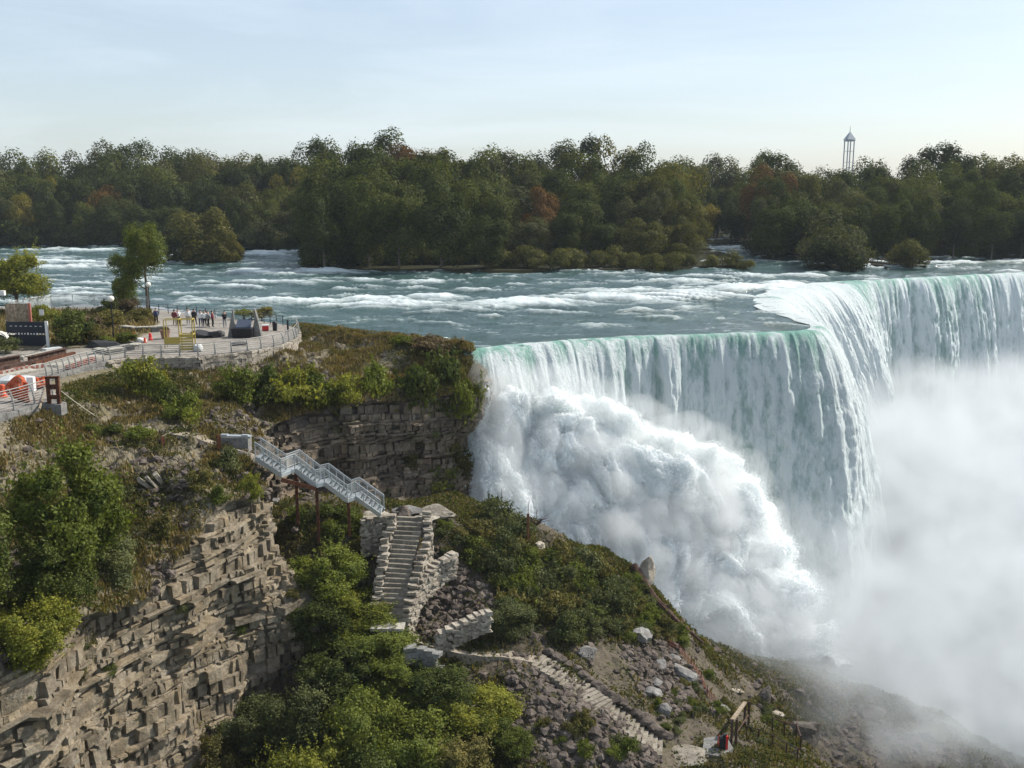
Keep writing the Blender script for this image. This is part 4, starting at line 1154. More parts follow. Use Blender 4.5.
stone_l = m_soil('pale_cut_stone', [(.33, .30, .25), (.46, .43, .37), (.54, .50, .44)], 2.2, .03)
stone_s = m_soil('stair_tread_stone', [(.19, .165, .13), (.29, .255, .205), (.37, .335, .28)], 1.4, .03)
conc = m_soil('grey_concrete', [(.17, .165, .155), (.24, .235, .22), (.29, .28, .265)], 1.2, .01)
brick = m_soil('red_brick_edging', [(.20, .07, .05), (.30, .11, .085), (.36, .16, .13)], 3, .01)
tarp = mat('grey_white_tarpaulin', (.52, .53, .52), .6)
rope_m = mat('pale_rope', (.55, .50, .40), .9)
glass = mat('milky_lamp_globe', (.82, .78, .68), .35)
def P9(px, py, z=.92): return Az(px, py, z)

# ---------------------------------------------------------------- plaza slab and walls
FE1 = [(-200,462),(-60,430),(20,408.5),(58,397)]
FE2 = [(46,377),(60,372.5),(82,366),(110,360),(125,357.5),(160,357),(200,356),(250,350.5),(280,345.5),(294,339.5),(299,334),(298,329)]
BE = [(285,324.5),(250,320),(200,315),(150,309),(100,307),(0,307),(-200,303)]
def ext(name, pts, zt, zb, m_, kind='structure'):
    n = len(pts); V = [(p[0], p[1], zt) for p in pts]+[(p[0], p[1], zb) for p in pts]
    me = bpy.data.meshes.new(name); me.from_pydata(V, [], [tuple(range(n)), tuple(range(2*n-1, n-1, -1))]+[(i, i+n, (i+1) % n+n, (i+1) % n) for i in range(n)]); me.update()
    o = link(name, me, m_); return tag(o, kind=kind) if kind else o
fe = [tuple(P9(*p, .9)[:2]) for p in FE1+FE2]; be = [tuple(P9(*p, .9)[:2]) for p in BE]
ext('plaza_pavement', fe+be, .9, -1.6, M['pave'])
# planting bed on the plaza
bed = [tuple(P9(*p, .96)[:2]) for p in [(-80,345),(20,350),(60,349),(96,346),(120,343),(150,333),(160,322),(150,311),(100,309),(0,309),(-80,309)]]
ext('planting_bed', bed, 1.02, .5, M['slope'])
bp = np.array([Az(a, b, 1.02) for a, b in zip(rng.uniform(-60, 155, 9000), rng.uniform(311, 345, 9000)) if inpoly(np.array([Az(a, b, 1.02)[0]]), np.array([Az(a, b, 1.02)[1]]), bed)[0]])
blades('dry_grass', bp, .38, m_gold)

def masonry(mb, path, h, thick, bw=(.3, .7), bh=(.2, .34), jit=.035, wild=0, batter=0, seed=1):
    """irregular stone blocks in courses below a path of 3D points"""
    r_ = random.Random(seed)
    Q = np.array([np.array(p, float) for p in path]); L = np.concatenate([[0], np.cumsum(np.linalg.norm(np.diff(Q[:, :2], axis=0), axis=1))])
    z = 0
    while z < h:
        ch = min(r_.uniform(*bh), h-z+.02); s_ = -r_.uniform(0, .4)
        while s_ < L[-1]:
            w_ = r_.uniform(*bw); c = min(max(s_+w_/2, 0), L[-1])
            p = [np.interp(c, L, Q[:, k]) for k in range(3)]; i = min(max(np.searchsorted(L, c)-1, 0), len(L)-2)
            a = math.atan2(Q[i+1][1]-Q[i][1], Q[i+1][0]-Q[i][0])
            zc = p[2]-z-ch/2
            nx_, ny_ = math.sin(a), -math.cos(a)
            off = batter*z+r_.uniform(-.04-wild*.25, .04+wild*.25)
            mb.box((p[0]+nx_*off, p[1]+ny_*off, zc), (w_*.97, thick*r_.uniform(1-wild*.4, 1), ch*.95), rz=a+r_.uniform(-.05-wild*.35, .05+wild*.35), jit=jit)
            s_ += w_
        z += ch
mb = MB(); masonry(mb, [P9(a, b+.6, 1.0) for a, b in FE2[3:]], 1.5, .45, (.35, .8), (.25, .36), .045)
tag(mb.build('stone_wall', M['wallstone']), 'long curving rubble stone wall holding up the promenade', 'wall')
mb = MB(); masonry(mb, [P9(a, b+.6, .95) for a, b in FE2[:4]], .7, .3, (.6, 1.2), (.35, .4), .02)
tag(mb.build('kerb_wall', conc), 'low pale concrete kerb under the left stretch of promenade railing', 'wall')
mb = MB(); masonry(mb, [P9(a, b+.6, .95) for a, b in FE1], .9, .35, (.7, 1.4), (.4, .45), .02)
tag(mb.build('kerb_wall', conc), 'pale concrete kerb under the nearest railing at the left edge', 'wall')
mb = MB()
Lq = [P9(x, y, .97) for x, y in ((-40,384),(0,374.5),(20,370),(42,366.5))]
for i in range(26):
    f = i/25*3; k = min(int(f), 2); p = Lq[k]*(1-(f-k))+Lq[k+1]*(f-k)
    mb.slot = i % 2; mb.box((p[0], p[1], 1.02), (.52, .5, .38), rz=.9, jit=.02)
tag(mb.build('edging_wall', [brick, stone_l]), 'low edging of alternating red and pale blocks across the unfinished paving', 'wall')

def railing(label, pts, h=1.1, nr=6, gap=1.6, lean=.22, post=.085, bar=.026, m_=steel_d, side=1):
    r = empty('railing', tuple(pts[0]), 0, label, 'railing')
    o = np.array(pts[0]); Q = np.array([np.array(p)-o for p in pts]); L = np.concatenate([[0], np.cumsum(np.linalg.norm(np.diff(Q, axis=0), axis=1))])
    n = max(2, int(L[-1]/gap)+1)
    def at(s_): return np.array([np.interp(s_, L, Q[:, k]) for k in range(3)])
    def nor(s_):
        d_ = at(min(s_+.2, L[-1]))-at(max(s_-.2, 0)); d_ /= np.linalg.norm(d_); return np.array([d_[1], -d_[0], 0])*side
    prof = [(0, 0), (.35, .05), (.7, .35), (.92, .75), (1.0, 1.25)]     # curved bracket
    for i in range(n):
        s_ = L[-1]*i/(n-1); p = at(s_); nn_ = nor(s_); mb = MB()
        mb.tube([tuple(p-nn_*lean*(q*1.0-.3)+np.array([0, 0, h*z_])) for z_, q in prof], [post*.8, post*.75, post*.65, post*.55, post*.45], 6)
        mb.box(tuple(p+nn_*lean*.3+np.array([0, 0, .02])), (.2, .2, .05)); mb.build('post', m_, r)
    for j in range(nr):
        z_ = .14+(.97-.14)*j/(nr-1); q = np.interp(z_, [a for a, b in prof], [b for a, b in prof])
        mb = MB(); ss = np.linspace(0, L[-1], max(2, int(L[-1]/.8)))
        mb.tube([tuple(at(s_)-nor(s_)*lean*(q-.3)+np.array([0, 0, h*z_])) for s_ in ss], bar*(1.5 if j == nr-1 else .8), 5); mb.build('rail', m_, r)
    return r
railing('long curved metal railing along the top of the rubble stone wall', [P9(a, b-.6, .96) for a, b in FE2[3:]], side=1)
railing('metal railing with close curved posts left of the stone wall', [P9(a, b-.3, .96) for a, b in FE2[:4]], gap=.8, nr=7)
railing('nearest bowed metal railing at the left edge of the view', [P9(a, b-.4, .96) for a, b in FE1[:-1]+[(52,398.5)]], gap=1.9, nr=8, h=1.45, lean=.3)
# dark low railing along the river behind the visitors
r = empty('river_railing', tuple(P9(150,312)), 0, 'thin dark railing between the visitors and the rapids', 'railing')
o = P9(150,312); pp_ = [P9(a, b)-o for a, b in [(150,312),(200,316.5),(250,321.5),(283,325.5)]]
for j in range(3):
    mb = MB(); mb.tube([tuple(p+np.array([0, 0, .45+.32*j])) for p in pp_], .03, 5); mb.build('rail', steel_d, r)
for i in range(17):
    f = i/16*3; k = min(int(f), 2); p = pp_[k]*(1-(f-k))+pp_[k+1]*(f-k); mb = MB(); mb.bar(tuple(p), tuple(p+np.array([0, 0, 1.12])), .07); mb.build('post', dark, r)

# chain link construction fence
cl = bpy.data.materials.new('chain_link'); cl.use_nodes = True; t = NT(cl); outm = [n for n in t.t.nodes if n.type == 'OUTPUT_MATERIAL'][0]
t.b.inputs['Base Color'].default_value = (.45, .46, .45, 1)
wv = t.n('ShaderNodeTexWave'); wv.bands_direction = 'DIAGONAL'; wv.inputs['Scale'].default_value = 4.5; t.l(t.pos((1, .0, 1)), wv.inputs['Vector'])
wv2 = t.n('ShaderNodeTexWave'); wv2.bands_direction = 'DIAGONAL'; wv2.inputs['Scale'].default_value = 4.5; t.l(t.pos((-1, .0, 1)), wv2.inputs['Vector'])
mk = t.math('GREATER_THAN', t.math('MAXIMUM', wv.outputs['Fac'], wv2.outputs['Fac']), .86)
tb = t.n('ShaderNodeBsdfTransparent'); ms = t.n('ShaderNodeMixShader'); t.l(mk, ms.inputs[0]); t.l(tb.outputs[0], ms.inputs[1]); t.l(t.b.outputs[0], ms.inputs[2]); t.l(ms.outputs[0], outm.inputs['Surface'])
def chain_fence(label, pts, h=2.0, gap=2.6):
    o = np.array(pts[0]); r = empty('chain_fence', tuple(o), 0, label, 'fence')
    Q = [np.array(p)-o for p in pts]
    for a, b in zip(Q[:-1], Q[1:]):
        n = max(1, round(np.linalg.norm(b-a)/gap))
        for i in range(n):
            p = a+(b-a)*i/n; q = a+(b-a)*(i+1)/n; up = np.array([0, 0, h])
            mb = MB(); mb.tube([tuple(p), tuple(p+up)], .04, 6); mb.build('post', steel, r)
            mb = MB(); mb.tube([tuple(p+up), tuple(q+up)], .03, 5); mb.build('top_rail', steel, r)
            mb = MB(); mb.add([p+up*.03, q+up*.03, q+up*.98, p+up*.98], [(0, 1, 2, 3)]); mb.build('wire_panel', cl, r)
chain_fence('wire mesh fence between the planting bed and the rapids', [P9(10,318), P9(52,310.5), P9(95,309), P9(150,312)])
mb = MB(); mb.box((0, 0, 0), (.5, .04, .65)); s_ = mb.build('notice_sign', white); s_.location = tuple(P9(43,312,2.3)+np.array([0, -.4, 0])); tag(s_, 'small blank white notice hanging on the wire mesh fence', 'sign')

# ---------------------------------------------------------------- lamps, trees, shrubs of the plaza
def lamp(px, py, h, label):
    r = empty('lamp_post', tuple(P9(px, py)), 0, label, 'lamp post')
    mb = MB(); mb.lathe([(.0, 0), (.2, 0), (.2, .12), (.12, .25), (.09, .9), (.065, 1.0), (.05, h-.4), (.09, h-.34), (.09, h-.25), (0, h-.25)], n=10); mb.build('pole', dark, r)
    mb = MB(); mb.lathe([(0, h-.24)]+[(.33*math.sin(a), h+.07-.31*math.cos(a)) for a in np.linspace(.3, 3.0, 8)]+[(0, h+.38)], n=14); mb.build('globe', glass, r, smooth_=True)
    mb = MB(); mb.lathe([(0, h+.36), (.10, h+.36), (.05, h+.46), (0, h+.5)], n=8); mb.build('cap', dark, r)
lamp(114, 341, 4.25, 'globe lamp post beside the dark tarpaulin mound on the plaza')
lamp(150, 313, 3.5, 'globe lamp post beside the trunk of the tall riverside tree')
def ptree(px, py, wpx, hpx, k, label, tm, name='tree', cat='tree', z=1.0):
    p = P9(px, py, z); s_ = p[1]/1000
    place_tree(name, tm, tuple(p), LN[k], M['bark'], label, cat, None, scale=wpx*s_/2/(3.0 if tm in BIG else 1.0), sz=hpx*s_/(7.5 if tm in BIG else 1.4))
tall = tree_meshes('tall_tree', 11, 2.9, 4.8, 6.7, 16, 16000, .19, 301, 'round', .24, .34, .45)
p = P9(148, 311, 1.0); r = place_tree('riverside_tree', tall, tuple(p), LN['green'], M['bark'], 'tall thin crowned tree standing alone in front of the rapids', 'tree', None, scale=.95, rz=0, sz=1.0)
# its lopsided side growth
pts, d_, _ = crown_points(2.5, 3.4, 4.2, 12, 10000, 303, 'round', .42); pts[:, 0] -= 2.6
pts2, d2, _ = crown_points(1.9, 2.4, 1.6, 7, 5000, 304, 'round', .42); pts2[:, 0] -= 2.9
cr = link('side_crown', leaf_mesh('side_crown', np.concatenate([pts, pts2]), .19, np.concatenate([d_, d2]), 1.5), LN['green'], r)
ptree(20, 312, 72, 62, 'lime', 'tree with yellowing leaves behind the wooden crate at the left', BIG[1])
ptree(-30, 312, 80, 66, 'green', 'green tree cut by the left side behind the trailer', BIG[3])
ptree(73, 345, 46, 36, 'dark', 'round clipped dark shrub in the planting bed', SH[0], 'round_shrub', 'shrub')
for a in [(98,343,26,20,'olive','olive shrub right of the round clipped shrub'), (90,334,34,18,'purple','brownish shrub behind the round clipped shrub'), (45,322,34,18,'lime','yellow flowering shrub behind the navy barrier'), (112,327,34,18,'olive','straw coloured shrub left of the second lamp'),
          (128,318,30,20,'purple','brown weedy shrub under the tall riverside tree'), (142,322,24,14,'olive','low olive shrub right of the brown weedy one'), (104,345,20,9,'green','small green shrub at the foot of the lamp post'), (126,342,26,10,'green','low green shrub left of the orange drum'),
          (5,352,34,16,'grey','grey bushy plant at the foot of the navy barrier'), (110,315,26,16,'dark','dark bush against the wire mesh fence'), (262,318,28,12,'olive','olive bush at the river behind the black skip'), (244,317,22,9,'lime','low yellow bush at the river left of the olive one')]:
    ptree(a[0], a[1], a[2], a[3], a[4], a[5], SH[tr_.randrange(6)], 'shrub', 'shrub')

# ---------------------------------------------------------------- visitors
def body_mesh(pose, hd=0):
    H = dict(p=(0,0,.95), c=(0,.02,1.25), n=(0,.02,1.48), h=(0,0,1.58), t=(0,0,1.72))
    v = [H['p'], H['c'], H['n'], H['h'], H['t']]; e = [(0,1),(1,2),(2,3),(3,4)]; rad = [.19, .215, .075, .095, .08]
    def add(p, r_, par): v.append(p); rad.append(r_); e.append((par, len(v)-1)); return len(v)-1
    for s_ in (-1, 1):
        k = add((s_*.11, 0, .88), .13, 0); st = .12 if pose == 1 else .02
        k = add((s_*.11, -.02+s_*st, .48), .09, k); k = add((s_*.12, .03+s_*st*1.6, .08), .06, k); add((s_*.13, -.12+s_*st*1.6, .04), .04, k)
        k = add((s_*.19, .02, 1.38), .085, 2)
        if pose == 2: k = add((s_*.25, -.10, 1.18), .045, k); k = add((s_*.12, -.30, 1.32), .035, k); add((s_*.06, -.33, 1.42), .03, k)
        else: k = add((s_*.29, .03, 1.13), .06, k); k = add((s_*.25, -.10, .90), .033, k); add((s_*.24, -.13, .80), .03, k)
    me = bpy.data.meshes.new('body'); me.from_pydata(v, e, []); o = bpy.data.objects.new('tmp', me); COL.objects.link(o)
    m_ = o.modifiers.new('s', 'SKIN'); m_.use_smooth_shade = True
    for i, r_ in enumerate(rad): me.skin_vertices[0].data[i].radius = (r_, r_*.8)
    me.skin_vertices[0].data[0].use_root = True
    o.modifiers.new('u', 'SUBSURF').levels = 1; o.modifiers['u'].render_levels = 1
    dg_ = bpy.context.evaluated_depsgraph_get(); dg_.update(); me2 = bpy.data.meshes.new_from_object(o.evaluated_get(dg_)); bpy.data.objects.remove(o)
    return me2
BODY = [body_mesh(k) for k in (0, 1, 2)]
skin = mat('skin', (.42, .26, .19), .6); hairm = mat('dark_hair', (.03, .022, .018), .7)
cloth = {n: mat(n+'_cloth', c, .9) for n, c in dict(white=(.72,.72,.70), navy=(.03,.045,.11), maroon=(.16,.03,.04), black=(.02,.02,.022), grey=(.25,.26,.27), denim=(.05,.07,.12), khaki=(.28,.23,.16)).items()}
def person(px, py, topc, legc, pose, label, rz, sc_=1):
    r = empty('person', tuple(P9(px, py, .91)), rz, label, 'person', 'visitors at the river end of the plaza'); r.scale = (sc_*1.12, sc_*1.12, sc_*1.05)
    me = BODY[pose].copy(); 
    for m_ in (cloth[topc], cloth[legc], skin): me.materials.append(m_)
    mi = []
    for f in me.polygons:
        c = f.center; mi.append(2 if c.z > 1.475 or (c.z < .93 and abs(c.x) > .2) else (1 if c.z < .93 and abs(c.x) < .2 else 0))
    me.polygons.foreach_set('material_index', mi); o = link('body', me, None, r)
    V, F = ICO[2]; k = V[:, 2] > -2; Vh = V*np.array([.098, .11, .12])+np.array([0, .018, 1.66]); mb = MB(); mb.add(Vh, [f for f in F if not (V[list(f)].mean(0)[1] < -.25 and V[list(f)].mean(0)[2] < .45) and V[list(f)].mean(0)[2] > -.6]); mb.build('hair', hairm, r, smooth_=True)
for a in [(156.5,324,'navy','black',0,'person in a navy top farthest left by the river railing',.2),
          (175,325.5,'maroon','khaki',0,'person in a dark red top left of the one in a white shirt',3.0),
          (178.5,325,'white','black',2,'person in a white shirt standing above the yellow cage',.1),
          (188.5,324.5,'white','grey',0,'person in a white shirt with grey trousers near the river railing',.4),
          (194.5,324.8,'black','black',1,'person all in black right of the one with grey trousers',2.8),
          (201,326.5,'white','denim',0,'person in a white shirt and dark jeans in the middle of the group',.2),
          (205,326.6,'white','black',2,'person in a white top and black trousers close beside the one in jeans',-.3),
          (208.5,327,'grey','black',1,'person in a grey top between the white shirts and the maroon top',1.2),
          (213,327,'maroon','black',0,'person in a maroon top at the right of the group',1.8),
          (225,327.5,'black','grey',2,'person in black with raised arms standing alone left of the skip',.2)]: person(*a)

# ---------------------------------------------------------------- things lying about the plaza
def loc(o, px, py, z=.92, rz=0): o.location = tuple(Az(px, py, z)); o.rotation_euler = (0, 0, rz); return o
# yellow cage
r = empty('yellow_cage', tuple(P9(188, 350)), .1, 'yellow steel safety cage with slatted lower panels standing at the promenade railing', 'cage')
w2, d2_, h2 = .62, .5, 3.0
for x in (-w2, w2):
    for y in (-d2_, d2_): mb = MB(); mb.bar((x, y, 0), (x, y, h2), .09); mb.build('post', yellow, r)
mb = MB()
for z in (h2, 1.55):
    for a, b in (((-w2, -d2_), (w2, -d2_)), ((w2, -d2_), (w2, d2_)), ((w2, d2_), (-w2, d2_)), ((-w2, d2_), (-w2, -d2_))): mb.bar((*a, z), (*b, z), .08)
mb.bar((-w2, -d2_, h2), (-2.0, -d2_, h2), .08); mb.bar((-2.0, -d2_, h2), (-2.0, -d2_, .3), .08); mb.bar((-2.0, d2_, h2), (-2.0, d2_, .3), .06); mb.bar((-2., d2_, h2), (-w2, d2_, h2), .06); mb.build('frame', yellow, r)
mb = MB()
for i in range(6): mb.box((0, -d2_-.03, .16+i*.25), (2*w2, .04, .19))
mb.build('slatted_panel', yellow, r)
mb = MB(); mb.box((-1.3, -d2_, .95), (1.35, .05, .75)); mb.build('side_panel', yellow, r)
# black skip with wings
r = empty('black_skip', tuple(P9(243.5, 337)), .0, 'open black skip with a slanting blue grey lid', 'skip')
mb = MB(); mb.add([(-1.0,-.6,0),(1.0,-.6,0),(1.0,.6,0),(-1.0,.6,0),(-1.08,-.68,.95),(1.08,-.68,.95),(1.08,.68,.95),(-1.08,.68,.95)], [(3,2,1,0),(0,1,5,4),(1,2,6,5),(2,3,7,6),(3,0,4,7),(4,5,6,7)])
for x in (-.6, 0, .6): mb.box((x, -.66, .5), (.06, .06, .8))
mb.build('bin_body', dark, r)
mb = MB(); mb.add([(-.8,.0,1.0),(.8,.0,1.0),(.72,.75,1.75),(-.72,.75,1.75),(-.8,.06,.95),(.8,.06,.95),(.72,.81,1.7),(-.72,.81,1.7)], [(0,1,2,3),(7,6,5,4),(0,4,5,1),(1,5,6,2),(2,6,7,3),(3,7,4,0)]); mb.build('lid', mat('blue_grey_lid', (.08, .10, .14), .4), r)
for px_, fl, lb in ((232.5, 1, 'tall grey pointed stone slab leaning at the left side of the black skip'), (258, -1, 'tall grey pointed stone slab leaning at the right side of the black skip')):
    mb = MB(); out2 = [(-.45, 0), (.5, 0), (.42, .9), (.18, 1.6), (.02, 2.95), (-.12, 2.3), (-.3, 1.2)]
    n = len(out2); mb.add([(x*fl, -.18, z) for x, z in out2]+[(x*fl+.03, .18, z*.97) for x, z in out2], [tuple(range(n)), tuple(range(2*n-1, n-1, -1))]+[(i, i+n, (i+1) % n+n, (i+1) % n) for i in range(n)])
    o = mb.build('stone_slab', conc); loc(o, px_, 336.5, .92, .15*fl); o.rotation_euler[1] = .06*fl; tag(o, lb, 'slab', None)
def rock(px, py, d, label, m_=None, name='boulder', z=None, seed=0, only=None, sink=.25, rz=0, rough=.25, tilt=(0, 0)):
    if z is None:
        h = Hit(px, py, only); p = h[0]
    else: p = Az(px, py, z)
    mb = MB(); mb.rock((0, 0, 0), d, seed, 3, rough)
    o = mb.build(name, m_ or M['boulder']); o.location = (p[0], p[1], p[2]+d[2]*(.5-sink)); o.rotation_euler = (tilt[0], tilt[1], rz); return tag(o, label, 'rock')
dk = mat('dark_wet_stone', (.035, .034, .034), .6)
rock(203, 337, (1.9, 1.0, .9), 'dark rounded boulder left of the pair behind the promenade railing', dk, z=.92, seed=3)
rock(213, 337, (1.5, 1.0, .85), 'dark rounded boulder in front of the person in maroon', dk, z=.92, seed=4)
rock(219.5, 336, (1.1, .9, .8), 'small dark boulder nearest the black skip', dk, z=.92, seed=5)
rock(197, 334, (1.1, .7, .5), 'flat pale boulder at the left of the dark ones', None, z=.92, seed=6)
rock(104, 347, (2.6, 1.4, .85), 'dark stone mound beside the lamp post', dk, z=.92, seed=8)
rock(240, 345, (1.6, .8, .5), 'pale stone lying in front of the black skip', None, z=.92, seed=9)
# bins, cooler, bollard
mb = MB(); mb.lathe([(0, 0), (.24, 0), (.27, .85), (.29, .88), (.2, 1.0), (0, 1.02)], n=14); loc(tag(mb.build('litter_bin', dark), 'black litter bin right of the red cool box', 'bin'), 275, 330.5)
mb = MB(); mb.lathe([(0, 0), (.11, 0), (.11, 1.15), (.07, 1.25), (0, 1.27)], n=12); loc(tag(mb.build('bollard', dark), 'slim black bollard near the end of the plaza', 'bollard'), 288, 331)
r = empty('cool_box', tuple(P9(265.5, 330.5)), .2, 'red cool box with a white lid near the black litter bin', 'cool box')
mb = MB(); mb.box((0, 0, .28), (.7, .42, .5)); mb.build('box', redp, r); mb = MB(); mb.box((0, 0, .58), (.74, .46, .1)); mb.build('lid', white, r)
# curved stone bench, planter
def bench(pts, label, h=.5):
    r = empty('stone_bench', tuple(P9(*pts[0])), 0, label, 'bench'); o = P9(*pts[0]); Q = [P9(*p)-o for p in pts]
    mb = MB()
    for a, b in zip(Q[:-1], Q[1:]): mb.bar(tuple(a+np.array([0, 0, h+.06])), tuple(b+np.array([0, 0, h+.06])), .75, .12)
    mb.build('seat_slab', stone_l, r); mb = MB(); masonry(mb, [q+np.array([0, 0, h]) for q in Q], h, .5, (.4, .7), (.22, .26), .02); mb.build('base', conc, r)
bench([(123,331),(136,332.5),(150,332),(163,331)], 'long low stone bench in front of the planting bed')
bench([(96,353.5),(108,354.5),(122,352.5)], 'low stone bench right behind the railing bend', .42)
bench([(124,350.5),(131,350),(138,348)], 'short low stone bench right of the railing bend', .42)
r = empty('planter', tuple(P9(165.5, 338.5)), 0, 'brown tub planter with dry plants behind the railing', 'planter')
mb = MB(); mb.lathe([(0, 0), (.35, 0), (.5, .75), (.56, .8), (.56, .9), (.46, .9), (.44, .8), (0, .78)], n=16); mb.build('tub', mat('terracotta', (.22, .13, .09), .8), r)
link('dry_plant', leaf_mesh('dry_plant', crown_points(.45, .3, 1.0, 5, 500, 9)[0], .12), LN['purple'], r)
def drum(px, py, label, m_=orange, s_=1):
    r = empty('traffic_drum', tuple(P9(px, py)), 0, label, 'drum'); r.scale = (s_,)*3
    mb = MB(); mb.lathe([(0, 0), (.34, 0), (.34, .08), (.27, .1), (.26, .35), (.24, .37), (.23, .62), (.21, .64), (.2, .92), (.16, 1.0), (0, 1.0)], n=16); mb.build('drum_body', m_, r)
    mb = MB(); mb.lathe([(.262, .2), (.262, .33)], n=16); mb.build('white_band', white, r)
drum(133.5, 340, 'orange drum left of the white sack on the plaza', orange, .8)
drum(150.5, 340, 'red drum beside the brown tub planter', redp, .7)
drum(145, 342.5, 'small orange drum in front of the red drum', orange, .5)
mb = MB(); mb.rock((0, 0, .2), (1.2, .7, .5), 4, 2, .15); loc(tag(mb.build('sack', white), 'white sack lying between the orange and red drums', 'sack'), 140, 342)
mb = MB(); mb.rock((0, 0, .3), (.9, .8, .9), 5, 2, .15); loc(tag(mb.build('sack', tarp), 'bulky white bag at the foot of the yellow cage', 'sack'), 198, 351)
# navy barrier
r = empty('navy_barrier', tuple(P9(28, 347.5)), -.08, 'dark navy double banner barrier with a white end post', 'barrier')
for z, h in ((.7, 1.1), (1.95, 1.15)): mb = MB(); mb.box((0, 0, z), (3.9, .06, h)); mb.build('banner', navy, r)
mb = MB(); mb.box((2.08, 0, 1.3), (.28, .14, 2.6)); mb.build('end_post', white, r)
mb = MB(); mb.bar((-1.95, .05, 0), (-1.95, .05, 2.6), .08); mb.build('post', dark, r)
mb = MB()
for i in range(12): mb.box((-1.7+i*.31, -.05, 1.36), (.14, .02, .12 if i % 3 else .2)); 
for i in range(7): mb.box((-1.5+i*.5, -.05, 2.1), (.22, .02, .05))
mb.build('white_marks', white, r)
# rope hung across it
def rope(a, b, sag, label, rad=.035, name='rope'):
    a = np.array(a); b = np.array(b); pts = [tuple(a+(b-a)*f-np.array([0, 0, sag*4*f*(1-f)])) for f in np.linspace(0, 1, 12)]
    mb = MB(); mb.tube(pts, rad, 5); return tag(mb.build(name, rope_m), label, 'rope')
rope(P9(12,352,1.25), P9(46,345,2.6), .5, 'pale rope drooping across the front of the navy barrier')
# trailer with crate at the left edge
r = empty('trailer', tuple(P9(-12, 349)), .05, 'cream trailer with a black wheel cut by the left side of the view', 'trailer')
mb = MB(); mb.box((-.6, 1.2, 1.15), (4.4, 2.4, .25)); mb.build('bed', cream, r)
for x in (1.15,):
    mb = MB(); mb.lathe([(.0, -.14), (.62, -.14), (.7, -.08), (.7, .08), (.62, .14), (0, .14)], n=20); w_ = mb.build('wheel', dark, r); w_.location = (x, -.1, .7); w_.rotation_euler = (math.pi/2, 0, 0)
    mb = MB(); mb.lathe([(0, -.16), (.3, -.16), (.3, .16), (0, .16)], n=16); q_ = mb.build('rim', cream, w_)
mb = MB(); pts = [(1.15+.9*math.cos(a), -.1, .7+.9*math.sin(a)+.1) for a in np.linspace(.0, math.pi, 10)]
for a, b in zip(pts[:-1], pts[1:]): mb.bar(a, b, .1, .55, up=(0, 1, 0))
mb.build('fender', cream, r)
r = empty('wooden_crate', tuple(P9(2, 349, .92)), 0, 'wooden crate with a red corner post behind the trailer wheel', 'crate')
mb = MB()
for i in range(7): mb.box((-1.0+i*.32, 3.6, 3.0), (.28, .08, 2.0), jit=.01)
mb.build('boards', wood, r); mb = MB(); mb.box((1.28, 3.58, 3.0), (.24, .2, 2.1)); mb.build('corner_post', mat('faded_red', (.35, .12, .09), .7), r)
mb = MB(); mb.box((0, 4.2, 1.0), (2.4, 1.4, 2.0)); mb.build('stand', dark, r)
mb = MB(); mb.box((0, 0, 0), (.5, .4, .5)); mb.box((.0, -.21, 0), (.3, .03, .3)); o = mb.build('lamp_box', [white]); loc(tag(o, 'small white floodlight box standing on the wooden crate', 'floodlight'), 2.5, 293, 5.2)
# beams and planks
def beam(a, b, w_, h_, m_, label, z0=.92, cat='beam', name='beam'):
    pa = P9(*a, z0+h_/2); pb = P9(*b, z0+h_/2); mb = MB(); o = (pa+pb)/2
    if name == 'steel_beam':
        for dz in (-h_/2, h_/2): mb.bar(tuple(pa-o+np.array([0, 0, dz])), tuple(pb-o+np.array([0, 0, dz])), w_, .05)
        mb.bar(tuple(pa-o), tuple(pb-o), .06, h_)
    else: mb.bar(tuple(pa-o), tuple(pb-o), w_, h_)
    x = mb.build(name, m_); x.location = tuple(o); return tag(x, label, cat)
beam((28,360), (66,351), .5, .55, woodd, 'thick dark brown beam pointing at the round clipped shrub', name='steel_beam')
beam((-10,364), (20,358.5), .5, .6, woodd, 'dark brown beam at the left edge below the barrier', name='steel_beam')
beam((34,364), (74,353), .35, .25, rust, 'rusty red beam lying in front of the thick dark one')
beam((-10,371), (34,362), .5, .35, woodd, 'long dark timber in front of the rusty beam')
beam((20,358), (52,352), .7, .3, stone_l, 'pale stone slab behind the dark beams', cat='slab', name='slab')
beam((44,350.5), (60,348.5), .9, .35, tarp, 'light grey slab lying near the round clipped shrub', cat='slab', name='slab')
beam((52,366), (100,355.5), 1.0, .16, stone_l, 'long pale paving slab behind the close posted railing', cat='slab', name='slab')
beam((66,368), (94,358.5), .5, .3, brick, 'row of red paving bricks behind the close posted railing', cat='bricks', name='brick_stack')
beam((-30,380), (34,369.5), 1.6, .12, stone_l, 'pale unfinished paving strip beside the block edging', cat='slab', name='slab')
# orange drums and tarpaulin behind the nearest railing
drum(3, 397, 'small orange topped drum at the far left behind the nearest railing', orange, .95)
mb = MB(); mb.rock((0, 0, .75), (1.7, 1.2, 1.7), 12, 3, .55); o = loc(tag(mb.build('orange_netting', netm), 'big crumpled bundle of orange safety netting behind the nearest railing', 'netting'), 20, 401)
mb = MB(); mb.rock((0, 0, .4), (1.0, .8, .8), 14, 3, .5); o = loc(tag(mb.build('orange_netting', netm), 'smaller bundle of orange netting beside the rusty frame', 'netting'), 42, 388)
mb = MB(); mb.rock((0, 0, .5), (2.4, 1.2, .9), 13, 3, .3); o = loc(tag(mb.build('tarpaulin', tarp), 'heap under a grey white tarpaulin behind the orange netting', 'tarpaulin'), 18, 387.5)
mb = MB(); mb.box((0, 0, .5), (.5, .4, 1.2)); o = loc(tag(mb.build('sack', white), 'upright white bag right of the orange netting', 'sack'), 32, 391)
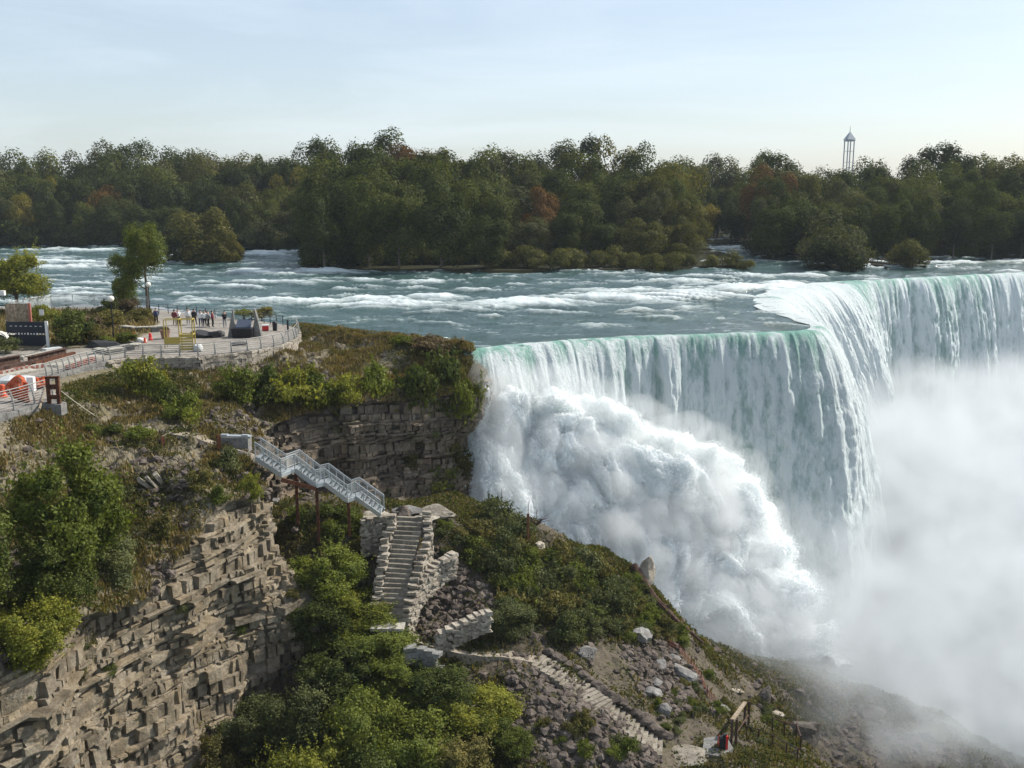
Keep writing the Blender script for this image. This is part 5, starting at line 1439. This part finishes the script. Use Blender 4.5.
# rusty frame, footing, stake, rope
r = empty('shoring_post', tuple(P9(54.5, 404.5, .75)), .1, 'rusty steel frame of two posts at the end of the nearest railing', 'frame')
for x in (-.34, .34):
    mb = MB(); mb.box((x, 0, 1.0), (.22, .3, 2.05)); mb.build('post', rust, r)

for z_, h__ in ((2.0, .16), (1.3, .35), (.55, .3)): mb = MB(); mb.box((0, 0, z_), (.95 if z_ == 2.0 else .7, .3 if z_ == 2.0 else .12, h__)); mb.build('cross_plate', rust, r)
mb = MB(); mb.box((0, 0, 0), (1.7, .9, .8), jit=.05); o = loc(tag(mb.build('footing', conc), 'rough concrete footing under the rusty frame', 'block'), 52, 408.5, .42)
beam((39.5,409), (46,386.5), .12, .12, wood, 'thin pale timber stake leaning on the rusty frame', .9, 'stake', 'stake')
hr = Hit(95, 417); rope(P9(61,391,1.8), tuple(hr[0]+Vector((0, 0, .1))), .05, 'straight pale rope from the rusty frame down to the grass')

# ---------------------------------------------------------------- rusty posts and concrete block on the slope
def post(px, py, h, label, m_=None, w_=.28, rod=0, cat='post'):
    q = Hit(px, py); p = q[0]; r = empty('rusty_post', (p.x, p.y, p.z-.15), random.uniform(0, 1), label, cat)
    mb = MB(); mb.box((0, 0, h/2), (w_, w_*.4, h)); mb.box((0, w_*.3, h/2), (w_*.25, w_*.8, h)); mb.build('steel_section', m_ or rust, r)
    if rod: mb = MB(); mb.tube([(0, 0, h), (0.02, 0, h+rod)], [.03, .015], 5); mb.build('thin_rod', rust, r)
    return r
post(163, 446, .85, 'short rusty post on the slope below the rounded green bush')
post(219.5, 453, 1.5, 'rusty post left of the grey concrete block')
q = Hit(236, 447)[0]; r = empty('concrete_block', (q.x, q.y, q.z-.3), -.1, 'grey concrete block with a metal rail on top above the metal staircase', 'block')
mb = MB(); mb.box((0, 0, .55), (2.2, .8, 1.1), jit=.03); mb.build('block_body', conc, r)
mb = MB(); mb.box((0, 0, 1.16), (2.4, .5, .08)); mb.box((-.8, -.1, 1.25), (.5, .3, .1)); mb.box((.8, -.1, 1.25), (.5, .3, .1)); mb.build('metal_rail', steel, r)
for i, (px_, py_) in enumerate([(148, 486), (155, 485), (162, 482)]):
    h = Hit(px_, py_); mb = MB(); mb.box((0, 0, .3), (.22, .5, 1.1), jit=.05); o = mb.build('stone_slab', M['wallstone']); o.location = h[0]; o.rotation_euler = (.2, -.75+.1*i, .4)
    tag(o, ['leftmost of three tilted stone slabs on the slope', 'middle one of three tilted stone slabs on the slope', 'rightmost of three tilted stone slabs on the slope'][i], 'slab')

# ---------------------------------------------------------------- galvanised staircase
RT = [(254.5,442,-1.8),(280.5,459,-3.0),(294,454,-3.0),(315,470,-4.2),(324,468,-4.2),(347,485,-5.4),(355,482,-5.4),(380,500,-6.6)]
RP = [Az(*a) for a in RT]; o0 = RP[0].copy(); o0[2] -= 1.1
r = empty('metal_staircase', tuple(o0), 0, 'long galvanised steel staircase with three landings along the middle cliff', 'staircase')
F_ = [p-o0-np.array([0, 0, 1.1]) for p in RP]      # floor line, near side
W2 = np.array([.12, 1.25, 0])
gm = bpy.data.materials.new('steel_mesh_panel'); gm.use_nodes = True; t = NT(gm); outm = [n for n in t.t.nodes if n.type == 'OUTPUT_MATERIAL'][0]
t.b.inputs['Base Color'].default_value = (.50, .53, .54, 1); t.b.inputs['Metallic'].default_value = .5; t.b.inputs['Roughness'].default_value = .45
ck = t.n('ShaderNodeTexBrick'); ck.offset = 0; ck.inputs['Scale'].default_value = 1; ck.inputs['Brick Width'].default_value = .05; ck.inputs['Row Height'].default_value = .05; ck.inputs['Mortar Size'].default_value = .0035
ck.inputs['Mortar Smooth'].default_value = 0
sxx = t.n('ShaderNodeSeparateXYZ'); t.l(t.pos(), sxx.inputs[0]); cxx = t.n('ShaderNodeCombineXYZ'); t.l(sxx.outputs[0], cxx.inputs[0]); t.l(sxx.outputs[2], cxx.inputs[1]); t.l(cxx.outputs[0], ck.inputs['Vector'])
tb = t.n('ShaderNodeBsdfTransparent'); ms = t.n('ShaderNodeMixShader'); t.l(ck.outputs['Fac'], ms.inputs[0]); t.l(tb.outputs[0], ms.inputs[1]); t.l(t.b.outputs[0], ms.inputs[2]); t.l(ms.outputs[0], outm.inputs['Surface'])
for i in range(7):
    a, b = F_[i], F_[i+1]
    if i % 2 == 0:      # flight
        f = empty('flight', (0, 0, 0)); f.parent = r
        for w_ in (0*W2, W2):
            mb = MB(); mb.bar(tuple(a+w_-np.array([0, 0, .12])), tuple(b+w_-np.array([0, 0, .12])), .07, .34); mb.build('stringer', steel, f)
        n = 6
        for k in range(n):
            c = a+(b-a)*(k+.5)/n+W2/2; mb = MB(); mb.box(tuple(c), ((b-a)[0]/n*.95, 1.25, .05)); mb.build('tread', steel, f)
    else:
        c = (a+b)/2+W2/2; mb = MB()
        n4 = [a, b, b+W2, a+W2]; mb.add([tuple(p+np.array([0, 0, z])) for z in (-.1, 0) for p in n4], [(3,2,1,0),(4,5,6,7),(0,1,5,4),(1,2,6,5),(2,3,7,6),(3,0,4,7)])
        mb.bar(tuple(a-np.array([0, 0, .15])), tuple(b-np.array([0, 0, .15])), .07, .25); mb.build('landing', steel, r)
up = np.array([0, 0, 1.1])
for w_ in (0*W2, W2):
    g = empty('handrail', (0, 0, 0)); g.parent = r
    mb = MB(); mb.tube([tuple(p+up+w_) for p in F_], .035, 6, ); mb.tube([tuple(p+up*.12+w_) for p in F_], .02, 5); mb.tube([tuple(p+up*.86+w_) for p in F_], .016, 5); mb.build('top_rail', steel, g)
    for i in range(7):
        a, b = F_[i]+w_, F_[i+1]+w_; n = 3 if i % 2 == 0 else 1
        for k in range(n+(i == 6)):
            p = a+(b-a)*k/n; mb = MB(); mb.bar(tuple(p-up*.15), tuple(p+up), .06); mb.build('post', steel, g)
        mb = MB(); mb.add([tuple(a+up*.1), tuple(b+up*.1), tuple(b+up*.97), tuple(a+up*.97)], [(0, 1, 2, 3)]); mb.build('mesh_infill', gm, g)
for (px_, k, h) in ((0, 2, 4.4), (0, 3, 4.6), (0, 5, 3.0)):
    p = F_[k]+W2*.2; mb = MB(); mb.bar(tuple(p-np.array([0, 0, .25])), tuple(p-np.array([0, 0, h])), .2); mb.build('support_post', rust, r)
mb = MB(); mb.bar(tuple(F_[1]-np.array([0, 0, .45])), tuple(F_[3]-np.array([0, 0, .35])+0*W2), .12, .3); mb.build('cross_beam', rust, r)

# ---------------------------------------------------------------- stone stairs with their walls
def stone_stairs(label, path, n, wa, wb, m_, rise=None, name='stone_staircase', thick=.35, skew=0, tr_w=1.35):
    """path: list of 3D points from top to bottom (centre line)"""
    Q, _ = resample(np.array(path), n, 0); r = empty(name, tuple(Q[0]), 0, label, 'staircase')
    for i in range(n):
        a = Q[max(i-1, 0)]; b = Q[min(i+1, n-1)]; d_ = b-a; az = math.atan2(d_[1], d_[0]); run = np.linalg.norm(d_[:2])/(2 if 0 < i < n-1 else 1)
        w_ = wa+(wb-wa)*i/(n-1); mb = MB()
        mb.box((0, 0, -thick/2), (run*tr_w, w_*random.uniform(.94, 1.05), thick), rz=az+random.uniform(-.03, .03)+skew, jit=.035)
        o = mb.build('step', m_, r); o.location = tuple(Q[i]-Q[0])
    return r
T0, T1 = Az(410.5, 517, -8.6), Az(391, 618, -14.0)
mid_ = (T0+T1)/2+np.array([-.12, 0, 0])
stone_stairs('long straight flight of rough stone steps between two pale walls', [T0, mid_, T1], 22, 2.15, 1.9, stone_s, thick=.42, tr_w=1.15)
p = (T1+np.array([-.1, -.9, -.25])); mb = MB(); mb.box((0, 0, 0), (2.3, 1.3, .3), jit=.06); o = mb.build('landing_slab', stone_l); o.location = tuple(p); tag(o, 'pale landing slab at the foot of the long stone steps', 'slab')
mb = MB(); masonry(mb, [T0+np.array([1.25, .1, .45]), T0*.7+T1*.3+np.array([1.75, .2, .5]), T0*.45+T1*.55+np.array([1.35, 0, .5]), T1+np.array([1.1, 0, .5])], 2.4, .65, (.26, .55), (.16, .26), .06, seed=3, wild=.25)
tag(mb.build('stair_wall', M['wallstone']), 'pale stone wall along the right side of the long steps', 'wall')
mb = MB(); masonry(mb, [T0+np.array([-3.6, -.3, .1]), T0+np.array([-1.3, -.1, .25]), T0*.75+T1*.25+np.array([-1.45, -.1, .35]), T0*.45+T1*.55+np.array([-1.4, 0, .35]), T1*.9+T0*.1+np.array([-1.2, 0, .3])], 2.9, .65, (.25, .55), (.15, .26), .07, seed=4, wild=.5, batter=.12)
tag(mb.build('stair_wall', M['wallstone']), 'broken pale stone wall along the left side of the long steps', 'wall')
mb = MB(); masonry(mb, [Az(453,553,-10.9), Az(437,561,-11.2), Az(420,580,-12.0), Az(408,604,-13.2), Az(403,612,-13.8)], 2.0, .8, (.3, .65), (.16, .26), .05, wild=.2, seed=5, batter=.1)
tag(mb.build('retaining_wall', M['wallstone']), 'stepped pale retaining wall right of the long steps', 'wall')
mb = MB(); masonry(mb, [Az(488,610,-13.4), Az(470,617,-13.7), Az(452,626,-14.1), Az(438,633,-14.5)], 1.6, .8, (.3, .65), (.16, .26), .05, wild=.2, seed=6, batter=.1)
tag(mb.build('retaining_wall', M['wallstone']), 'low pale retaining wall left of the grey green tree at the landing', 'wall')
mb = MB(); masonry(mb, [Az(404,646,-14.6), Az(420,647,-14.8), Az(436,652,-15.0)], 1.1, .6, (.6, 1.1), (.3, .4), .06, seed=7, batter=.1)
tag(mb.build('retaining_wall', conc), 'short grey retaining wall under the landing below the steps', 'wall')
# path between the flights
def ribbon(name, pts, w_, m_, lift=.12):
    Q, _ = resample(np.array(pts), 60, 3); d_ = np.gradient(Q, axis=0); n_2 = np.stack([d_[:, 1], -d_[:, 0], 0*d_[:, 0]], 1); n_2 /= np.linalg.norm(n_2, axis=1)[:, None]
    G = np.stack([Q+n_2*w_*f+np.array([0, 0, lift if abs(f) < .55 else -.5]) for f in (-.6, -.5, -.25, 0, .25, .5, .6)], 1); G[..., 2] += fbm(G*1.5, 3, 8)*.05
    return tag(link(name, grid_mesh(name, G, smooth_=False), m_), kind='structure')
pm2 = m_soil('beaten_path', [(.24, .20, .15), (.34, .29, .23), (.42, .37, .30)], .8, .03)
ribbon('path', [Hit(x, y, ('talus',))[0][:] for x, y in ((398,625),(412,634),(430,643),(455,650),(482,654),(510,655),(538,661))], 1.3, pm2)
ribbon('path', [Hit(x, y, ('slope',))[0][:] for x, y in ((150,427),(172,434),(196,437),(218,446),(240,450),(254,456))], 1.1, pm2, .1)
LS = [Hit(x, y, ('talus',))[0] for x, y in ((539,664),(560,677),(582,693),(603,709),(623,724),(643,739),(660,750))]
LSp = [np.array(p[:])+np.array([0, 0, .3]) for p in LS]
stone_stairs('lower flight of tan stone steps winding down over the rubble', LSp, 27, 1.9, 2.1, stone_s, thick=.4, tr_w=.98)
h = Hit(682, 757, ('talus',))[0]; mb = MB(); mb.rock((0, 0, 0), (4.2, 2.2, .5), 21, 3, .08); o = mb.build('stone_slab', stone_s); o.location = (h.x, h.y, h.z+.2); tag(o, 'broad tan stone slab at the end of the lower steps', 'slab')
# edging boulders of the lower flight
for i in range(20):
    f = i/19*(len(LSp)-1); k = min(int(f), len(LSp)-2); p = LSp[k]*(1-(f-k))+LSp[k+1]*(f-k)
    mb = MB(); s_ = random.uniform(.5, .85); mb.rock((0, 0, 0), (s_*1.3, s_, s_*.7), 40+i, 2, .25); o = mb.build('edging_stone', M['rubble']); o.location = (p[0]+.75, p[1]+1.15, p[2]+.05); tag(o, 'dark angular edging stone along the upper side of the lower steps', 'rock', 'edging stones of the lower steps')

# boulders
for i, a in enumerate([
 (408, 512, (2.3, 1.4, .5), 'flat boulder stacked like a table at the head of the long steps', M['boulder'], (0, 0), 0),
 (404, 516, (1.4, 1.0, .8), 'squat boulder under the flat one at the head of the long steps', M['rubble'], (0, 0), .2),
 (438, 516, (2.6, 1.5, .9), 'pale pyramid shaped boulder right of the head of the long steps', M['wallstone'], (0, .1), .1),
 (425, 519, (2.2, 1.6, .4), 'low pale slab between the steps and the pyramid shaped boulder', M['wallstone'], (0, 0), .2),
 (374, 520, (2.4, 1.6, 1.0), 'pale boulder at the foot of the metal staircase', M['wallstone'], (0, 0), .3),
 (456, 517, (2.0, .8, .3), 'thin grey slab tilted right of the pyramid shaped boulder', M['boulder'], (0, .25), .1),
 (643, 640, (2.0, 1.2, .9), 'large pale grey slab highest in the rubble patch', M['boulder'], (.4, .35), .15),
 (687, 678, (2.2, 1.3, .8), 'largest light grey tilted slab near the orange netting line', M['boulder'], (.35, .45), .15),
 (662, 667, (1.0, .8, .6), 'small grey block left of the largest tilted slab', M['boulder'], (.2, .2), .1),
 (674, 660, (1.0, .6, .45), 'small pale slab above the largest tilted slab', M['boulder'], (.1, .3), .1),
 (657, 685, (1.1, .8, .6), 'squarish grey block below the small grey block', M['boulder'], (.3, .1), .1),
 (653, 695, (1.5, .9, .5), 'flat dark grey slab below the squarish block', M['boulder'], (.1, .1), .1),
 (663, 713, (1.5, 1.0, .9), 'square grey boulder lowest in the rubble patch', M['boulder'], (.1, .1), .1),
 (677, 703, (.9, .6, .5), 'small dark rock beside the lowest square boulder', M['rubble'], (0, 0), .1),
 (721, 710, (1.3, .7, .5), 'grey slab uphill of the wooden gate frame', M['boulder'], (.2, .4), .1),
 (646, 584, (1.6, 1.4, 2.6), 'pale rock spire sticking out of the ridge toward the falls', M['wallstone'], (0, .25), .2),
 (736, 692, (2.0, .6, .3), 'long thin pale slab on the misty side of the slope', M['wallstone'], (0, .4), .1),
 (764, 704, (1.3, 1.0, 1.9), 'upright dark boulder on the misty side of the slope', M['wetrock'], (0, .2), .2),
 (778, 716, (1.4, .7, .4), 'pale flat rock below the upright dark boulder', M['wallstone'], (0, .3), .1),
 (805, 738, (3.0, 1.8, 2.4), 'large dark hump of rock at the lower edge of the mist', M['wetrock'], (0, .2), .4),
 (588, 655, (1.4, 1.0, .8), 'grey rock half hidden in shrubs above the lower steps', M['boulder'], (0, 0), .2),
 (596, 540, (1.2, .9, .6), 'grey rock showing through the shrubs near the ridge', M['boulder'], (0, 0), .1),
 (540, 550, (1.3, .8, .9), 'pale crumbling rock beside the tallest rusty pipe', M['wallstone'], (0, 0), .2),
 (160, 640, (1.5, 1.0, .8), 'squarish block resting on a ledge of the near cliff', M['cliff'], (0, 0), .2),
 (274, 505, (1.3, 1.1, 1.3), 'pale grey block at the outer top corner of the near cliff', M['boulder'], (0, 0), .4),
 (870, 715, (2.5, 2.0, 1.3), 'dark wet boulder faintly seen in the mist', M['wetrock'], (0, 0), .4),
 (930, 735, (3.0, 2.4, 1.6), 'large wet boulder deep in the mist at the lower right', M['wetrock'], (0, 0), .4),
 (990, 745, (2.6, 2.0, 1.4), 'wet boulder at the far lower right in the mist', M['wetrock'], (0, 0), .4),
 ]): rock(a[0], a[1], a[2], a[3], a[4], seed=60+i, only=('talus', 'slope', 'cliff'), tilt=a[5], sink=a[6], rz=i*.7 % 1.2)
# rusty pipes with thin rods along the crest, a dead bush, the dark log on the ridge
post(477, 519, .8, 'shortest rusty stub on the crest beside the cliff corner', w_=.16, rod=.2)
post(488, 514, 1.3, 'rusty pipe with a thin rod left on the crest before the falls', w_=.18, rod=1.0)
post(501.5, 526, 1.5, 'rusty pipe with a thin rod in the middle of the crest', w_=.18, rod=1.9)
post(528, 552, 3.4, 'tallest rusty pipe with a thin rod beside the dead bush', w_=.2, rod=1.0)
q = Hit(536, 525)[0]; mb = MB(); rr = random.Random(2)
for i in range(26):
    a = Vector((0, 0, 0)); d_ = Vector((rr.uniform(-.8, 1), rr.uniform(-.5, .5), rr.uniform(.35, 1))).normalized(); L_ = rr.uniform(.7, 1.9)
    m1 = a+d_*L_*.5+Vector((rr.uniform(-.1, .1), 0, .1)); mb.tube([a, m1, m1+Vector((d_.x*1.2, d_.y, d_.z*.6))*L_*.45], [.035, .02, .008], 4)
o = mb.build('dead_bush', woodd); o.location = (q.x, q.y, q.z-.1); tag(o, 'leafless dead bush on the crest right of the tallest rusty pipe', 'bush')
lg = [Hit(x, y, ('talus',)) for x, y in ((630,572),(650,604),(672,627),(700,650))]; mb = MB(); o0_ = lg[0][0]
mb.tube([tuple(h_[0]-o0_+Vector((.3, .2, .55))) for h_ in lg], [.34, .3, .22, .1], 8); o = mb.build('fallen_log', woodd); o.location = o0_; tag(o, 'dark fallen log lying down the ridge beside the falls', 'log')
# orange net fence
nf_ = [Hit(x, y, ('talus',))[0] for x, y in ((668,647),(679,653),(691,667),(701,682),(707,697),(716,704))]
netf = mat('faded_orange', (.34, .11, .07), .8)
r = empty('net_fence', tuple(nf_[0]), 0, 'sagging faded orange net fence running down the slope', 'fence')
for a, b in zip(nf_[:-1], nf_[1:]):
    a = a-nf_[0]; b = b-nf_[0]; mb = MB()
    for z in (.15, .4, .65): mb.bar(a+Vector((0, 0, z)), b+Vector((0, 0, z*.8)), .02, .05)
    for k in range(4): p = a.lerp(b, k/4); mb.bar(p+Vector((0, 0, .1)), p+Vector((0, 0, .7)), .03)
    mb.build('net_strip', netf, r)
    mb = MB(); mb.bar(a-Vector((0, 0, .2)), a+Vector((0, 0, .95)), .06); mb.build('post', rust, r)
# lowest platform, gate frame, cone, fence
zp = Hit(716, 745, ('talus',))[0].z+.45
pl = [Vector(Az(x, y, zp+.25)) for x, y in ((704,738),(726,735),(733,748),(723,757),(702,753))]
ext('viewing_pavement', [(p.x, p.y) for p in pl][::-1], zp+.25, zp-2.0, conc)
q = Hit(719, 748); cz_ = zp+.25; cp_ = Az(719, 746, cz_)
r = empty('traffic_cone', tuple(cp_), 0, 'bright orange traffic cone on the lowest concrete platform', 'traffic cone'); r.scale = (1.1,)*3
mb = MB(); mb.box((0, 0, .03), (.4, .4, .06)); mb.build('base', dark, r); mb = MB(); mb.lathe([(.16, .06), (.03, .75), (0, .76)], n=14); mb.build('cone', orange, r); mb = MB(); mb.lathe([(.112, .32), (.082, .45)], n=14); mb.build('white_band', white, r)
cp_ = Az(723, 748, cz_); mb = MB(); mb.box((0, 0, .4), (.5, .4, .8)); mb.box((.1, 0, .9), (.25, .25, .3)); o = mb.build('equipment_case', dark); o.location = cp_; tag(o, 'black equipment case between the cone and the red post', 'case')
cp_ = Az(726.5, 749, cz_); mb = MB(); mb.bar((0, 0, 0), (0, 0, 1.0), .16); o = mb.build('marker_post', redp); o.location = cp_; tag(o, 'red marker post at the edge of the lowest platform', 'post')
g0 = Hit(731, 747, ('talus',))[0]; g1 = Hit(744, 727, ('talus',))[0]
r = empty('gate_frame', tuple(g0), 0, 'dark timber gate frame with a slanting top beam beside the lowest platform', 'gate'); d_ = g1-g0
for p in (Vector((0, 0, 0)), Vector((.35, .1, 0)), d_, d_+Vector((.35, .1, 0))): mb = MB(); mb.bar(p-Vector((0, 0, .4)), p+Vector((0, 0, 2.1)), .14); mb.build('post', woodd, r)
mb = MB(); mb.bar(Vector((0, 0, 2.1)), d_+Vector((0, 0, 2.1)), .28, .12); mb.build('top_beam', wood, r)
mb = MB(); mb.bar(Vector((.35, .1, 1.0)), d_+Vector((.35, .1, 1.0)), .08); mb.build('cross_bar', woodd, r)
fp = [Hit(x, y, ('talus',)) for x, y in ((746,741),(758,744),(772,750),(786,758),(797,764))]
r = empty('post_fence', tuple(fp[0][0]), 0, 'dark post and wire fence descending right of the gate frame', 'fence')
for i, h_ in enumerate(fp):
    a = h_[0]-fp[0][0]; mb = MB(); mb.bar(a-Vector((0, 0, .3)), a+Vector((0, 0, 1.25)), .09); mb.build('post', woodd, r)
    if i: mb = MB(); b = fp[i-1][0]-fp[0][0]; mb.bar(a+Vector((0, 0, 1.2)), b+Vector((0, 0, 1.2)), .05); mb.bar(a+Vector((0, 0, .7)), b+Vector((0, 0, .7)), .03); mb.build('wire', dark, r)
fp = [Hit(x, y, ('talus',)) for x, y in ((772,733),(784,737),(796,739),(800,752))]
r = empty('post_fence', tuple(fp[0][0]), 0, 'dark post and rail fence farther down toward the mist', 'fence')
for i, h_ in enumerate(fp):
    a = h_[0]-fp[0][0]; mb = MB(); mb.bar(a-Vector((0, 0, .3)), a+Vector((0, 0, 1.4)), .1); mb.build('post', woodd, r)
    if i: mb = MB(); b = fp[i-1][0]-fp[0][0]; mb.bar(a+Vector((0, 0, 1.3)), b+Vector((0, 0, 1.3)), .07); mb.build('rail', woodd, r)
